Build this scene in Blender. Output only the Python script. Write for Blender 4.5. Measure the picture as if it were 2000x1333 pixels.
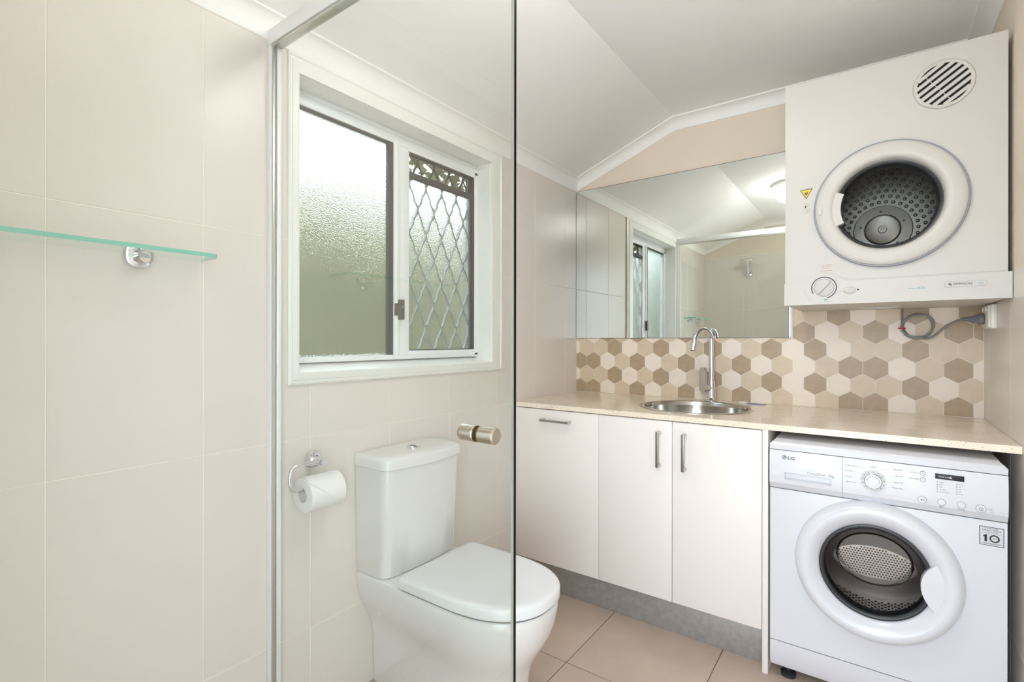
import bpy, bmesh, math, random
from mathutils import Vector, Matrix
random.seed(7)
for o in list(bpy.data.objects): bpy.data.objects.remove(o, do_unlink=True)
SC = bpy.context.scene
COL = SC.collection
PI = math.pi
# ---------------------------------------------------------------- camera
F_PX, CX, CY, YAW, ROLL, CAM_Z = 976.23, 1011.85, 665.46, 0.6221, 0.0012, 1.1684
cd = bpy.data.cameras.new('camera'); cam = bpy.data.objects.new('camera', cd); COL.objects.link(cam)
cd.sensor_fit = 'HORIZONTAL'; cd.sensor_width = 36.0; cd.lens = F_PX / 2000 * 36
cd.shift_x = (1000 - CX) / 2000; cd.shift_y = (CY - 666.5) / 2000; cd.clip_start = 0.01
R_ = Vector((math.cos(YAW), math.sin(YAW), 0)); F_ = Vector((-math.sin(YAW), math.cos(YAW), 0)); U_ = Vector((0, 0, 1))
R2 = R_ * math.cos(ROLL) + U_ * math.sin(ROLL); U2 = -R_ * math.sin(ROLL) + U_ * math.cos(ROLL)
m = Matrix((R2, U2, -F_)).transposed().to_4x4(); m.translation = (0, 0, CAM_Z)
cam.matrix_world = m
SC.camera = cam
# ---------------------------------------------------------------- world, exposure
w = bpy.data.worlds.new('world'); SC.world = w; w.use_nodes = True
bg = w.node_tree.nodes['Background']
bg.inputs['Color'].default_value = (0.80, 0.90, 1.0, 1); bg.inputs['Strength'].default_value = 4.3
SC.view_settings.view_transform = 'Standard'; SC.view_settings.look = 'None'
SC.view_settings.gamma = 1; SC.view_settings.use_curve_mapping = False
SC.view_settings.exposure = 1.0
LAMP_STRENGTH = 11.5
SC.cycles.sample_clamp_indirect = 6.0; SC.cycles.max_bounces = 9; SC.cycles.diffuse_bounces = 6; SC.cycles.transmission_bounces = 6; SC.cycles.transparent_max_bounces = 12; SC.cycles.caustics_reflective = False
# sampling guide for the daylight that comes in at the open laundry door
DX0, DX1, DZ1 = -0.49, 0.29, 2.04
pl_ = bpy.data.lights.new('doorway_portal', 'AREA'); pl_.shape = 'RECTANGLE'; pl_.size = 0.78; pl_.size_y = 2.04; pl_.cycles.is_portal = True
po_ = bpy.data.objects.new('doorway_portal', pl_); COL.objects.link(po_); po_.location = (-0.10, -0.25, 1.02); po_.rotation_euler = (math.radians(90), 0, 0)
# ---------------------------------------------------------------- room dimensions
XL, XR, YB, YR = -1.4075, 0.330, 2.544, -0.10      # window wall, right wall, mirror wall, rear wall (shower)
XK, ZF, SL = -0.835, 2.297, 0.375                   # ceiling: kink position, flat height, rake slope
YF = 1.929; ZB = 0.877; ZBU = 0.856                 # bench front, top, underside
def zceil(x): return ZF + SL * (min(x, XK) - XK)

# ================================================================ materials
def lin(c):
    def f(v):
        v /= 255.0
        return v / 12.92 if v <= 0.04045 else ((v + 0.055) / 1.055) ** 2.4
    return (f(c[0]), f(c[1]), f(c[2]), 1)
def mat(name, col, rough=0.5, metal=0.0, var=0.0, vscale=8.0, bump=0.0, bscale=60.0, spec=0.5, coat=0.0, rvar=0.0):
    M = bpy.data.materials.new(name); M.use_nodes = True
    nt = M.node_tree; p = nt.nodes['Principled BSDF']
    p.inputs['Base Color'].default_value = lin(col); p.inputs['Roughness'].default_value = rough
    p.inputs['Metallic'].default_value = metal; p.inputs['Specular IOR Level'].default_value = spec
    p.inputs['Coat Weight'].default_value = coat; p.inputs['Coat Roughness'].default_value = 0.05
    if var or bump or rvar:
        tc = nt.nodes.new('ShaderNodeTexCoord')
    if var or rvar:
        n = nt.nodes.new('ShaderNodeTexNoise'); n.inputs['Scale'].default_value = vscale; n.inputs['Detail'].default_value = 4
        nt.links.new(tc.outputs['Object'], n.inputs['Vector'])
    if var:
        r = nt.nodes.new('ShaderNodeValToRGB'); c = lin(col)
        r.color_ramp.elements[0].position = 0.3; r.color_ramp.elements[1].position = 0.7
        r.color_ramp.elements[0].color = (c[0] * (1 - var), c[1] * (1 - var), c[2] * (1 - var), 1)
        r.color_ramp.elements[1].color = (min(1, c[0] * (1 + var)), min(1, c[1] * (1 + var)), min(1, c[2] * (1 + var)), 1)
        nt.links.new(n.outputs['Fac'], r.inputs['Fac']); nt.links.new(r.outputs['Color'], p.inputs['Base Color'])
    if rvar:
        mr = nt.nodes.new('ShaderNodeMapRange'); mr.inputs['To Min'].default_value = max(0, rough - rvar); mr.inputs['To Max'].default_value = rough + rvar
        nt.links.new(n.outputs['Fac'], mr.inputs['Value']); nt.links.new(mr.outputs['Result'], p.inputs['Roughness'])
    if bump:
        b = nt.nodes.new('ShaderNodeTexNoise'); b.inputs['Scale'].default_value = bscale; b.inputs['Detail'].default_value = 3
        nt.links.new(tc.outputs['Object'], b.inputs['Vector'])
        bp = nt.nodes.new('ShaderNodeBump'); bp.inputs['Strength'].default_value = bump; bp.inputs['Distance'].default_value = 0.002
        nt.links.new(b.outputs['Fac'], bp.inputs['Height']); nt.links.new(bp.outputs['Normal'], p.inputs['Normal'])
    return M
def glassmix(name, tint, ior=1.5, rough=0.0, gcol=(1, 1, 1), bump=0, bscale=20):
    """thin clear sheet: fresnel mirror over see-through tint"""
    M = bpy.data.materials.new(name); M.use_nodes = True; nt = M.node_tree
    for n in list(nt.nodes): nt.nodes.remove(n)
    out = nt.nodes.new('ShaderNodeOutputMaterial'); mix = nt.nodes.new('ShaderNodeMixShader')
    tr = nt.nodes.new('ShaderNodeBsdfTransparent'); gl = nt.nodes.new('ShaderNodeBsdfGlossy')
    fr = nt.nodes.new('ShaderNodeFresnel'); ge = nt.nodes.new('ShaderNodeNewGeometry')
    s1 = nt.nodes.new('ShaderNodeMath'); s1.operation = 'SUBTRACT'; s1.inputs[0].default_value = 1.0
    s2 = nt.nodes.new('ShaderNodeMath'); s2.operation = 'MULTIPLY'
    tr.inputs['Color'].default_value = (*tint, 1); gl.inputs['Roughness'].default_value = rough; gl.inputs['Color'].default_value = (*gcol, 1)
    fr.inputs['IOR'].default_value = ior
    nt.links.new(ge.outputs['Backfacing'], s1.inputs[1]); nt.links.new(fr.outputs['Fac'], s2.inputs[0]); nt.links.new(s1.outputs[0], s2.inputs[1])
    nt.links.new(s2.outputs[0], mix.inputs['Fac']); nt.links.new(tr.outputs[0], mix.inputs[1]); nt.links.new(gl.outputs[0], mix.inputs[2])
    nt.links.new(mix.outputs[0], out.inputs['Surface'])
    if bump:
        tc = nt.nodes.new('ShaderNodeTexCoord'); n = nt.nodes.new('ShaderNodeTexNoise'); n.inputs['Scale'].default_value = bscale; n.inputs['Distortion'].default_value = 1.5
        bp = nt.nodes.new('ShaderNodeBump'); bp.inputs['Strength'].default_value = bump; bp.inputs['Distance'].default_value = 0.01
        nt.links.new(tc.outputs['Object'], n.inputs['Vector']); nt.links.new(n.outputs['Fac'], bp.inputs['Height'])
        nt.links.new(bp.outputs['Normal'], fr.inputs['Normal']); nt.links.new(bp.outputs['Normal'], gl.inputs['Normal'])
    return M
def emit(name, col, s):
    M = bpy.data.materials.new(name); M.use_nodes = True
    p = M.node_tree.nodes['Principled BSDF']
    p.inputs['Base Color'].default_value = (.8, .8, .8, 1); p.inputs['Emission Color'].default_value = (*col, 1); p.inputs['Emission Strength'].default_value = s
    return M
def frosted(name):
    M = bpy.data.materials.new(name); M.use_nodes = True; nt = M.node_tree
    p = nt.nodes['Principled BSDF']
    p.inputs['Base Color'].default_value = (0.93, 0.96, 0.95, 1); p.inputs['Transmission Weight'].default_value = 1
    p.inputs['Roughness'].default_value = 0.17; p.inputs['IOR'].default_value = 1.45
    tc = nt.nodes.new('ShaderNodeTexCoord'); b = nt.nodes.new('ShaderNodeTexVoronoi'); b.inputs['Scale'].default_value = 230
    bp = nt.nodes.new('ShaderNodeBump'); bp.inputs['Strength'].default_value = 0.9; bp.inputs['Distance'].default_value = 0.001
    nt.links.new(tc.outputs['Object'], b.inputs['Vector']); nt.links.new(b.outputs['Distance'], bp.inputs['Height']); nt.links.new(bp.outputs['Normal'], p.inputs['Normal'])
    return M
def quartz(name, base, spk):
    M = mat(name, base, 0.16, var=0.05, vscale=14)
    nt = M.node_tree; p = nt.nodes['Principled BSDF']
    tc = nt.nodes.new('ShaderNodeTexCoord'); v = nt.nodes.new('ShaderNodeTexVoronoi'); v.inputs['Scale'].default_value = 150
    nt.links.new(tc.outputs['Object'], v.inputs['Vector'])
    lt = nt.nodes.new('ShaderNodeMath'); lt.operation = 'LESS_THAN'; lt.inputs[1].default_value = 0.24
    sep = nt.nodes.new('ShaderNodeSeparateColor'); nt.links.new(v.outputs['Color'], sep.inputs[0])
    gt = nt.nodes.new('ShaderNodeMath'); gt.operation = 'GREATER_THAN'; gt.inputs[1].default_value = 0.62
    mu = nt.nodes.new('ShaderNodeMath'); mu.operation = 'MULTIPLY'; mu2 = nt.nodes.new('ShaderNodeMath'); mu2.operation = 'MULTIPLY'; mu2.inputs[1].default_value = 0.7
    nt.links.new(v.outputs['Distance'], lt.inputs[0]); nt.links.new(sep.outputs[0], gt.inputs[0]); nt.links.new(lt.outputs[0], mu.inputs[0]); nt.links.new(gt.outputs[0], mu.inputs[1])
    nt.links.new(mu.outputs[0], mu2.inputs[0])
    mx = nt.nodes.new('ShaderNodeMix'); mx.data_type = 'RGBA'; mx.inputs[7].default_value = lin(spk)
    old = p.inputs['Base Color'].links[0].from_socket
    nt.links.new(mu2.outputs[0], mx.inputs[0]); nt.links.new(old, mx.inputs[6]); nt.links.new(mx.outputs[2], p.inputs['Base Color'])
    return M
MT = {}
MT['tile'] = mat('glazed_wall_tile', (228, 221, 214), 0.27, var=0.012, vscale=3, spec=0.35)
MT['grout'] = mat('white_grout', (243, 238, 228), 0.8)
MT['paint'] = mat('beige_wall_paint', (230, 217, 200), 0.75, bump=0.03, bscale=300)
MT['ceil'] = mat('ceiling_paint', (250, 249, 248), 0.8)
MT['corn'] = mat('cornice_paint', (247, 246, 244), 0.55)
MT['trimw'] = mat('white_gloss_trim', (240, 240, 236), 0.3)
MT['alu'] = mat('white_powder_coat', (240, 242, 243), 0.32)
MT['rubber'] = mat('dark_gasket', (52, 52, 50), 0.6)
MT['grille'] = mat('grey_grille', (150, 154, 154), 0.5)
MT['bronze'] = mat('dark_bronze_lock', (88, 84, 78), 0.4)
MT['mesh'] = glassmix('fly_mesh', (0.55, 0.55, 0.53), 1.05, 0.5)
MT['frost'] = frosted('frosted_glass')
MT['fgrout'] = mat('floor_grout', (112, 98, 86), 0.9)
MT['ftile'] = mat('taupe_floor_tile', (190, 172, 157), 0.45, var=0.07, vscale=7, bump=0.05, bscale=120, rvar=0.08)
MT['glass'] = glassmix('clear_screen_glass', (0.978, 0.988, 0.981), 1.7)
MT['gedge'] = mat('glass_cut_edge', (9, 12, 10), 0.4, spec=0.1)
MT['sglass'] = glassmix('clear_shelf_glass', (0.93, 0.975, 0.955), 1.5)
MT['sedge'] = mat('green_shelf_edge', (120, 196, 176), 0.12, coat=0.6)
MT['chrome'] = mat('chrome', (228, 229, 232), 0.06, 1.0)
MT['satin'] = mat('satin_aluminium', (205, 204, 198), 0.3, 1.0)
MT['knob'] = mat('brushed_knob', (205, 200, 186), 0.18, 1.0)
MT['brass'] = mat('brass_washer', (120, 96, 60), 0.35, 0.8)
MT['steel'] = mat('stainless_steel', (196, 194, 188), 0.15, 1.0, rvar=0.04, vscale=30)
MT['handle'] = mat('brushed_nickel_handle', (158, 154, 147), 0.34, 1.0)
MT['mirror'] = mat('mirror_silver', (234, 239, 233), 0.0, 1.0)
MT['medge'] = mat('mirror_dark_edge', (70, 66, 60), 0.4)
MT['ceramic'] = mat('white_ceramic', (230, 229, 228), 0.07, spec=0.55)
MT['seat'] = mat('white_seat_plastic', (229, 230, 233), 0.2)
MT['gap'] = mat('painted_gap_shade', (120, 120, 118), 0.6)  # grey coloured in for the shade in the toilet's narrow gaps
MT['paper'] = mat('toilet_paper', (244, 244, 243), 0.95, bump=0.1, bscale=200)
MT['lam'] = mat('white_laminate', (236, 230, 225), 0.33)
MT['kick'] = mat('grey_kickboard', (164, 160, 155), 0.38, 0.35, var=0.10, vscale=55)
MT['bench'] = quartz('beige_quartz', (238, 225, 206), (150, 126, 100))
MT['white'] = mat('appliance_white_enamel', (201, 198, 192), 0.42)
MT['wwhite'] = mat('washer_white_enamel', (216, 216, 222), 0.2)
MT['wgrey'] = mat('pale_grey_print', (206, 206, 208), 0.4)
MT['gring'] = mat('grey_door_seal', (142, 147, 156), 0.35)
MT['dark'] = mat('dark_rubber', (44, 45, 48), 0.35)
MT['black'] = mat('painted_vent_dark', (10, 10, 10), 0.8)  # black standing in for the shade inside the dryer vent
MT['ink'] = mat('black_ink', (26, 26, 28), 0.5)
MT['inkg'] = mat('grey_ink', (140, 140, 142), 0.5)
MT['inkr'] = mat('red_ink', (214, 122, 112), 0.5)
MT['inkt'] = mat('teal_ink', (70, 168, 176), 0.5)
MT['yellow'] = mat('warning_yellow', (240, 196, 56), 0.5)
MT['silver'] = mat('silver_sticker', (196, 196, 200), 0.35, 0.5)
MT['drum'] = mat('galvanised_drum', (148, 143, 135), 0.38, 0.7)
MT['sdrum'] = mat('polished_drum', (222, 212, 204), 0.36, 1.0)
MT['bowl'] = glassmix('grey_door_bowl', (0.55, 0.55, 0.56), 2.0, 0.03, bump=0.6, bscale=26)
MT['ddim'] = mat('dark_dimple', (96, 88, 82), 0.3, 0.9)
MT['seal'] = mat('clear_seal', (150, 151, 142), 0.4)
MT['pdrum'] = mat('brushed_plate', (186, 174, 166), 0.34, 1.0)
MT['dglass'] = glassmix('dryer_door_glass', (0.82, 0.83, 0.83), 1.5)
MT['cord'] = mat('grey_cable', (134, 134, 131), 0.5)
MT['plug'] = mat('grey_plug', (112, 114, 117), 0.5)
MT['red'] = mat('red_tie', (190, 48, 50), 0.5)
MT['plastic'] = mat('outlet_white', (236, 233, 226), 0.28)
MT['card'] = mat('blue_card', (92, 104, 168), 0.35)
MT['soap'] = mat('white_pad', (242, 240, 236), 0.6)
MT['lampbase'] = mat('lamp_base_white', (235, 235, 232), 0.4)
MT['lamp'] = emit('lamp_diffuser', (1.0, 0.985, 0.965), LAMP_STRENGTH)
MT['leaf'] = mat('hedge_leaf', (92, 90, 50), 0.6, var=0.35, vscale=3)
MT['paving'] = mat('bounce_paving', (238, 234, 226), 0.9, var=0.05)  # unseen ground outside, made extra pale to bounce daylight onto the ceiling
MT['ground'] = mat('outdoor_ground', (160, 156, 148), 0.9, var=0.1)
HEX = {'D': mat('hex_brown', (178, 157, 131), 0.4, var=0.07, vscale=30), 'M': mat('hex_tan', (218, 200, 176), 0.4, var=0.035, vscale=30),
       'L': mat('hex_cream', (242, 228, 214), 0.4, var=0.02, vscale=30)}
MT['hgrout'] = mat('hex_grout', (243, 234, 220), 0.8)

# ================================================================ builders
WLOC = {}
def link(name, me, parent=None, loc=(0, 0, 0)):
    o = bpy.data.objects.new(name, me); COL.objects.link(o); o.location = loc
    WLOC[o] = Vector(loc)
    if parent is not None:
        o.parent = parent; o.matrix_parent_inverse = Matrix.Translation(-WLOC[parent])
    return o
def tag(o, label=None, cat=None, group=None, kind=None):
    if label: o['label'] = label
    if cat: o['category'] = cat
    if group: o['group'] = group
    if kind: o['kind'] = kind
    return o
def thing(name, label, cat, loc, group=None):
    return tag(link(name, None, None, loc), label, cat, group)
def finish(name, bm, mt, parent=None, smooth=None, mats=None):
    bmesh.ops.remove_doubles(bm, verts=bm.verts, dist=1e-6)
    bmesh.ops.recalc_face_normals(bm, faces=bm.faces)
    vs = [v.co for v in bm.verts]
    lo = Vector((min(v.x for v in vs), min(v.y for v in vs), min(v.z for v in vs))); hi = Vector((max(v.x for v in vs), max(v.y for v in vs), max(v.z for v in vs)))
    c = (lo + hi) / 2
    bmesh.ops.translate(bm, verts=bm.verts, vec=-c)
    me = bpy.data.meshes.new(name); bm.to_mesh(me); bm.free()
    for q in (mats or [mt]): me.materials.append(MT[q] if isinstance(q, str) else q)
    o = link(name, me, parent, c)
    if smooth is not None:
        for p in me.polygons: p.use_smooth = True
        me.set_sharp_from_angle(angle=math.radians(smooth))
    return o
def add_box(bm, x0, x1, y0, y1, z0, z1, bev=0, seg=2):
    r = bmesh.ops.create_cube(bm, size=1)
    for v in r['verts']:
        v.co = Vector(((x0 + x1) / 2 + v.co.x * (x1 - x0), (y0 + y1) / 2 + v.co.y * (y1 - y0), (z0 + z1) / 2 + v.co.z * (z1 - z0)))
    if bev:
        es = list({e for v in r['verts'] for e in v.link_edges})
        bmesh.ops.bevel(bm, geom=es, offset=bev, segments=seg, affect='EDGES', profile=0.5)
def box(name, x0, x1, y0, y1, z0, z1, mt, parent=None, bev=0, seg=2):
    bm = bmesh.new(); add_box(bm, x0, x1, y0, y1, z0, z1, bev, seg)
    return finish(name, bm, mt, parent, 40 if bev else None)
def boxes(name, bl, mt, parent=None):
    bm = bmesh.new()
    for b in bl: add_box(bm, *b)
    return finish(name, bm, mt, parent)
def frame_of(axis):
    a = Vector(axis).normalized()
    u = Vector((0, 0, 1)) if abs(a.z) < 0.9 else Vector((1, 0, 0))
    u = (u - a * u.dot(a)).normalized(); return a, u, a.cross(u)
def add_lathe(bm, prof, c, axis, seg=48, cap0=False, cap1=False, closed=False, su=1.0, sv=1.0):
    a, u, v = frame_of(axis); c = Vector(c); rings = []
    for r, h in prof:
        if r < 1e-6: rings.append([bm.verts.new(c + a * h)])
        else: rings.append([bm.verts.new(c + a * h + u * (r * su * math.cos(2 * PI * i / seg)) + v * (r * sv * math.sin(2 * PI * i / seg))) for i in range(seg)])
    pairs = list(zip(rings, rings[1:])) + ([(rings[-1], rings[0])] if closed else [])
    for A, B in pairs:
        if len(A) == 1 and len(B) == 1: continue
        for i in range(seg):
            j = (i + 1) % seg
            if len(A) == 1: bm.faces.new((A[0], B[i], B[j]))
            elif len(B) == 1: bm.faces.new((A[i], A[j], B[0]))
            else: bm.faces.new((A[i], A[j], B[j], B[i]))
    if cap0 and len(rings[0]) > 1: bm.faces.new(rings[0])
    if cap1 and len(rings[-1]) > 1: bm.faces.new(rings[-1])
def lathe(name, prof, c, axis, mt, parent=None, seg=48, smooth=35, **k):
    bm = bmesh.new(); add_lathe(bm, prof, c, axis, seg, **k)
    return finish(name, bm, mt, parent, smooth)
def cyl(name, c, axis, r, h0, h1, mt, parent=None, bev=0.001, seg=32):
    return lathe(name, [(0, h0), (r - bev, h0), (r, h0 + bev), (r, h1 - bev), (r - bev, h1), (0, h1)], c, axis, mt, parent, seg)
def tube(name, pts, r, mt, parent=None, seg=12, smooth_n=0):
    pts = [Vector(p) for p in pts]
    bm = bmesh.new(); rings = []; up = None
    for i, p in enumerate(pts):
        t = ((pts[i + 1] if i + 1 < len(pts) else p) - (pts[i - 1] if i else p)).normalized()
        if up is None: a, up, _ = frame_of(t)
        up = (up - t * up.dot(t)).normalized(); v = t.cross(up)
        rr = r[i] if isinstance(r, (list, tuple)) else r
        rings.append([bm.verts.new(p + up * rr * math.cos(2 * PI * k / seg) + v * rr * math.sin(2 * PI * k / seg)) for k in range(seg)])
    for A, B in zip(rings, rings[1:]):
        for k in range(seg): bm.faces.new((A[k], A[(k + 1) % seg], B[(k + 1) % seg], B[k]))
    bm.faces.new(rings[0]); bm.faces.new(rings[-1])
    return finish(name, bm, mt, parent, 40)
def spline(cp, n=8):
    cp = [Vector(c) for c in cp]; out = []
    P = [cp[0] * 2 - cp[1]] + cp + [cp[-1] * 2 - cp[-2]]
    for i in range(1, len(P) - 2):
        for k in range(n):
            t = k / n; a, b, c, d = P[i - 1:i + 3]
            out.append(0.5 * ((2 * b) + (c - a) * t + (2 * a - 5 * b + 4 * c - d) * t * t + (3 * b - a - 3 * c + d) * t ** 3))
    out.append(cp[-1]); return out
def loft(name, rings, mt, parent=None, smooth=40, cap=True):
    bm = bmesh.new(); R = [[bm.verts.new(p) for p in ring] for ring in rings]; n = len(R[0])
    for A, B in zip(R, R[1:]):
        for k in range(n): bm.faces.new((A[k], A[(k + 1) % n], B[(k + 1) % n], B[k]))
    if cap: bm.faces.new(R[0]); bm.faces.new(R[-1])
    return finish(name, bm, mt, parent, smooth)
def add_prism(bm, poly, f):
    """poly: 2D points; f(p,side) -> 3D for side 0/1"""
    A = [bm.verts.new(f(p, 0)) for p in poly]; B = [bm.verts.new(f(p, 1)) for p in poly]; n = len(poly)
    bm.faces.new(A); bm.faces.new(B)
    for k in range(n): bm.faces.new((A[k], A[(k + 1) % n], B[(k + 1) % n], B[k]))
def prism_xz(name, poly, y0, y1, mt, parent=None, smooth=None):
    bm = bmesh.new(); add_prism(bm, poly, lambda p, s: (p[0], (y0, y1)[s], p[1])); return finish(name, bm, mt, parent, smooth)
def prism_yz(name, poly, x0, x1, mt, parent=None, smooth=None):
    bm = bmesh.new(); add_prism(bm, poly, lambda p, s: ((x0, x1)[s], p[0], p[1])); return finish(name, bm, mt, parent, smooth)
def prism_xy(name, poly, z0, z1, mt, parent=None, smooth=None):
    bm = bmesh.new(); add_prism(bm, poly, lambda p, s: (p[0], p[1], (z0, z1)[s])); return finish(name, bm, mt, parent, smooth)
def add_holed(bm, u0, u1, v0, v1, cu, cv, r, f, n=64):
    """plate with a round hole; f(u,v,side)->3D"""
    ang = sorted([2 * PI * i / n for i in range(n)] + [math.atan2(b - cv, a - cu) % (2 * PI) for a in (u0, u1) for b in (v0, v1)])
    def outer(t):
        c, s = math.cos(t), math.sin(t); k = 1e9
        if c > 1e-9: k = min(k, (u1 - cu) / c)
        if c < -1e-9: k = min(k, (u0 - cu) / c)
        if s > 1e-9: k = min(k, (v1 - cv) / s)
        if s < -1e-9: k = min(k, (v0 - cv) / s)
        return cu + c * k, cv + s * k
    O = [[bm.verts.new(f(*outer(t), s)) for t in ang] for s in (0, 1)]
    I = [[bm.verts.new(f(cu + r * math.cos(t), cv + r * math.sin(t), s)) for t in ang] for s in (0, 1)]
    N = len(ang)
    for k in range(N):
        j = (k + 1) % N
        for s in (0, 1): bm.faces.new((O[s][k], O[s][j], I[s][j], I[s][k]))
        bm.faces.new((O[0][k], O[0][j], O[1][j], O[1][k])); bm.faces.new((I[0][k], I[0][j], I[1][j], I[1][k]))
def text(name, s, x, z, y, size, mt, parent, align='CENTER', sx=1.0):
    cu = bpy.data.curves.new(name, 'FONT'); cu.body = s; cu.size = size; cu.align_x = align; cu.align_y = 'CENTER'; cu.extrude = 0.00008; cu.resolution_u = 3
    t = bpy.data.objects.new(name, cu); me = bpy.data.meshes.new_from_object(t)
    bpy.data.objects.remove(t); bpy.data.curves.remove(cu)
    me.transform(Matrix.Diagonal((sx, 1, 1, 1))); me.transform(Matrix.Rotation(PI / 2, 4, 'X')); me.materials.clear(); me.materials.append(MT[mt])
    return link(name, me, parent, (x, y, z))
def ring_xz(name, c, y0, y1, r0, r1, mt, parent, a0=0, a1=2 * PI, n=48):
    bm = bmesh.new(); full = abs(a1 - a0 - 2 * PI) < 1e-6
    V = [[bm.verts.new((c[0] + r * math.cos(a0 + (a1 - a0) * i / n), y, c[1] + r * math.sin(a0 + (a1 - a0) * i / n))) for i in range(n if full else n + 1)] for r, y in ((r0, y0), (r1, y0), (r1, y1), (r0, y1))]
    for q in range(4):
        A, B = V[q], V[(q + 1) % 4]
        for i in range(n): j = (i + 1) % len(A); bm.faces.new((A[i], A[j], B[j], B[i]))
    if not full:
        bm.faces.new([V[q][0] for q in range(4)]); bm.faces.new([V[q][-1] for q in range(4)])
    return finish(name, bm, mt, parent, 40)

# ================================================================ structure
# window opening
WY0, WY1, WZ0, WZ1 = 0.827, 1.744, 1.072, 1.962
# walls (slabs stand 1 mm behind the tile faces)
TF = 0.0012
xs = XL - TF
wl = boxes('wall_left', [(xs - 0.13, xs, YR - 0.2, WY0, 0 - 0.1, 2.4), (xs - 0.13, xs, WY1, YB + 0.2, -0.1, 2.4),
                         (xs - 0.13, xs, WY0, WY1, -0.1, WZ0), (xs - 0.13, xs, WY0, WY1, WZ1, 2.4)], 'grout')
tag(wl, 'cream glazed tile wall with the window', kind='structure')
wb = box('wall_back', XL - 0.13, XR + 0.13, YB, YB + 0.12, -0.1, 2.5, 'paint'); tag(wb, 'beige painted wall behind the mirror with hexagon splashback', kind='structure')
wr = box('wall_right', XR, XR + 0.12, YR - 0.12, YB + 0.2, -0.1, 2.5, 'paint'); tag(wr, 'right wall, tiled below and painted beige above', kind='structure')
wq = boxes('wall_rear', [(XL - 0.13, DX0, YR - 0.12, YR - TF, -0.1, 2.5), (DX1, XR + 0.13, YR - 0.12, YR - TF, -0.1, 2.5), (DX0, DX1, YR - 0.12, YR - TF, DZ1, 2.5)], 'grout'); tag(wq, 'tiled shower wall facing the mirror', kind='structure')
fl = box('floor', XL - 0.13, XR + 0.13, YR - 0.12, YB + 0.12, -0.1, -0.0012, 'fgrout'); tag(fl, 'taupe tiled bathroom floor', kind='structure')
ce = prism_xz('ceiling', [(XL - 0.15, zceil(XL - 0.15)), (XK, ZF), (XR + 0.15, ZF), (XR + 0.15, ZF + 0.12), (XL - 0.15, ZF + 0.12)], YR - 0.2, YB + 0.2, 'ceil')
tag(ce, 'white ceiling, raked over the window wall', kind='structure')
# wall tiles
def cuts(cells, lo, hi):
    c = [lo] + [v for v in cells if lo + 0.01 < v < hi - 0.01] + [hi]; return list(zip(c, c[1:]))
G = 0.0013
cache = {}
def tile_piece(name, axis, face, u0, u1, v0, v1, parent, mt, holes=(), depth=0.0022):
    """axis 'x+': tile face at x=face looking +x, etc."""
    rects = [(u0, u1, v0, v1)]
    for h in holes:
        new = []
        for a0, a1, b0, b1 in rects:
            if a1 <= h[0] or a0 >= h[1] or b1 <= h[2] or b0 >= h[3]: new.append((a0, a1, b0, b1)); continue
            if a0 < h[0]: new.append((a0, h[0], b0, b1)); a0 = h[0]
            if a1 > h[1]: new.append((h[1], a1, b0, b1)); a1 = h[1]
            if b0 < h[2]: new.append((a0, a1, b0, h[2]))
            if b1 > h[3]: new.append((a0, a1, h[3], b1))
        rects = [r for r in new if r[1] - r[0] > 0.001 and r[3] - r[2] > 0.001]
    if not rects: return
    def mk(r):
        a0, a1, b0, b1 = r
        if axis == 'x+': return (face - depth, face, a0, a1, b0, b1)
        if axis == 'x-': return (face, face + depth, a0, a1, b0, b1)
        if axis == 'y+': return (a0, a1, face - depth, face, b0, b1)
        if axis == 'z+': return (a0, a1, b0, b1, face - depth, face)
    if len(rects) == 1 and not holes:
        key = (axis, mt, round(u1 - u0, 4), round(v1 - v0, 4)); b = mk(rects[0]); c = Vector(((b[0] + b[1]) / 2, (b[2] + b[3]) / 2, (b[4] + b[5]) / 2))
        if key in cache: return link(name, cache[key], parent, c)
        o = box(name, *b, mt, parent, 0.0006, 1); cache[key] = o.data; return o
    return boxes(name, [mk(r) for r in rects], mt, parent)
colsL = [-0.029, 0.273, 0.574, 0.874, 1.181, 1.488, 1.800, 2.108, 2.413]
rowsL = [0.288, 0.871, 1.464]
hole = (WY0 - 0.004, WY1 + 0.004, WZ0 - 0.004, WZ1 + 0.004)
for y0, y1 in cuts(colsL, YR, YB):
    for z0, z1 in cuts(rowsL, 0.0, 2.05):
        hit = not (y1 < hole[0] or y0 > hole[1] or z1 < hole[2] or z0 > hole[3])
        tile_piece('wall_tile', 'x+', XL, y0 + G, y1 - G, z0 + G, z1 - G, wl, 'tile', [hole] if hit else [])
for x0, x1 in cuts([XL + 0.151 + 0.302 * k for k in range(3)], XL, DX0 - 0.055):
    for z0, z1 in cuts(rowsL, 0.0, 1.99):
        tile_piece('wall_tile', 'y+', YR, x0 + G, x1 - G, z0 + G, z1 - G, wq, 'tile')
tb = boxes('rear_paint_band', [(XL, XR, YR - 0.0015, YR - 0.0005, 2.1, 2.3), (XL, DX0 - 0.055, YR - 0.0015, YR - 0.0005, 1.992, 2.1), (DX1 + 0.03, XR, YR - 0.0015, YR - 0.0005, 0, 2.1)], 'paint', wq)
bedr = box('tile_bed', XR - 0.001, XR + 0.004, YR, YB, 0, 1.379, 'grout', wr)
for y0, y1 in cuts([0.273, 0.575, 0.877, 1.179, 1.481, 1.783, 2.085, 2.436], YR, YB):
    for z0, z1 in cuts([0.288, 0.871], 0.0, 1.379):
        tile_piece('wall_tile', 'x-', XR - 0.002, y0 + G, y1 - G, z0 + G, z1 - G, wr, 'tile')
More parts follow.
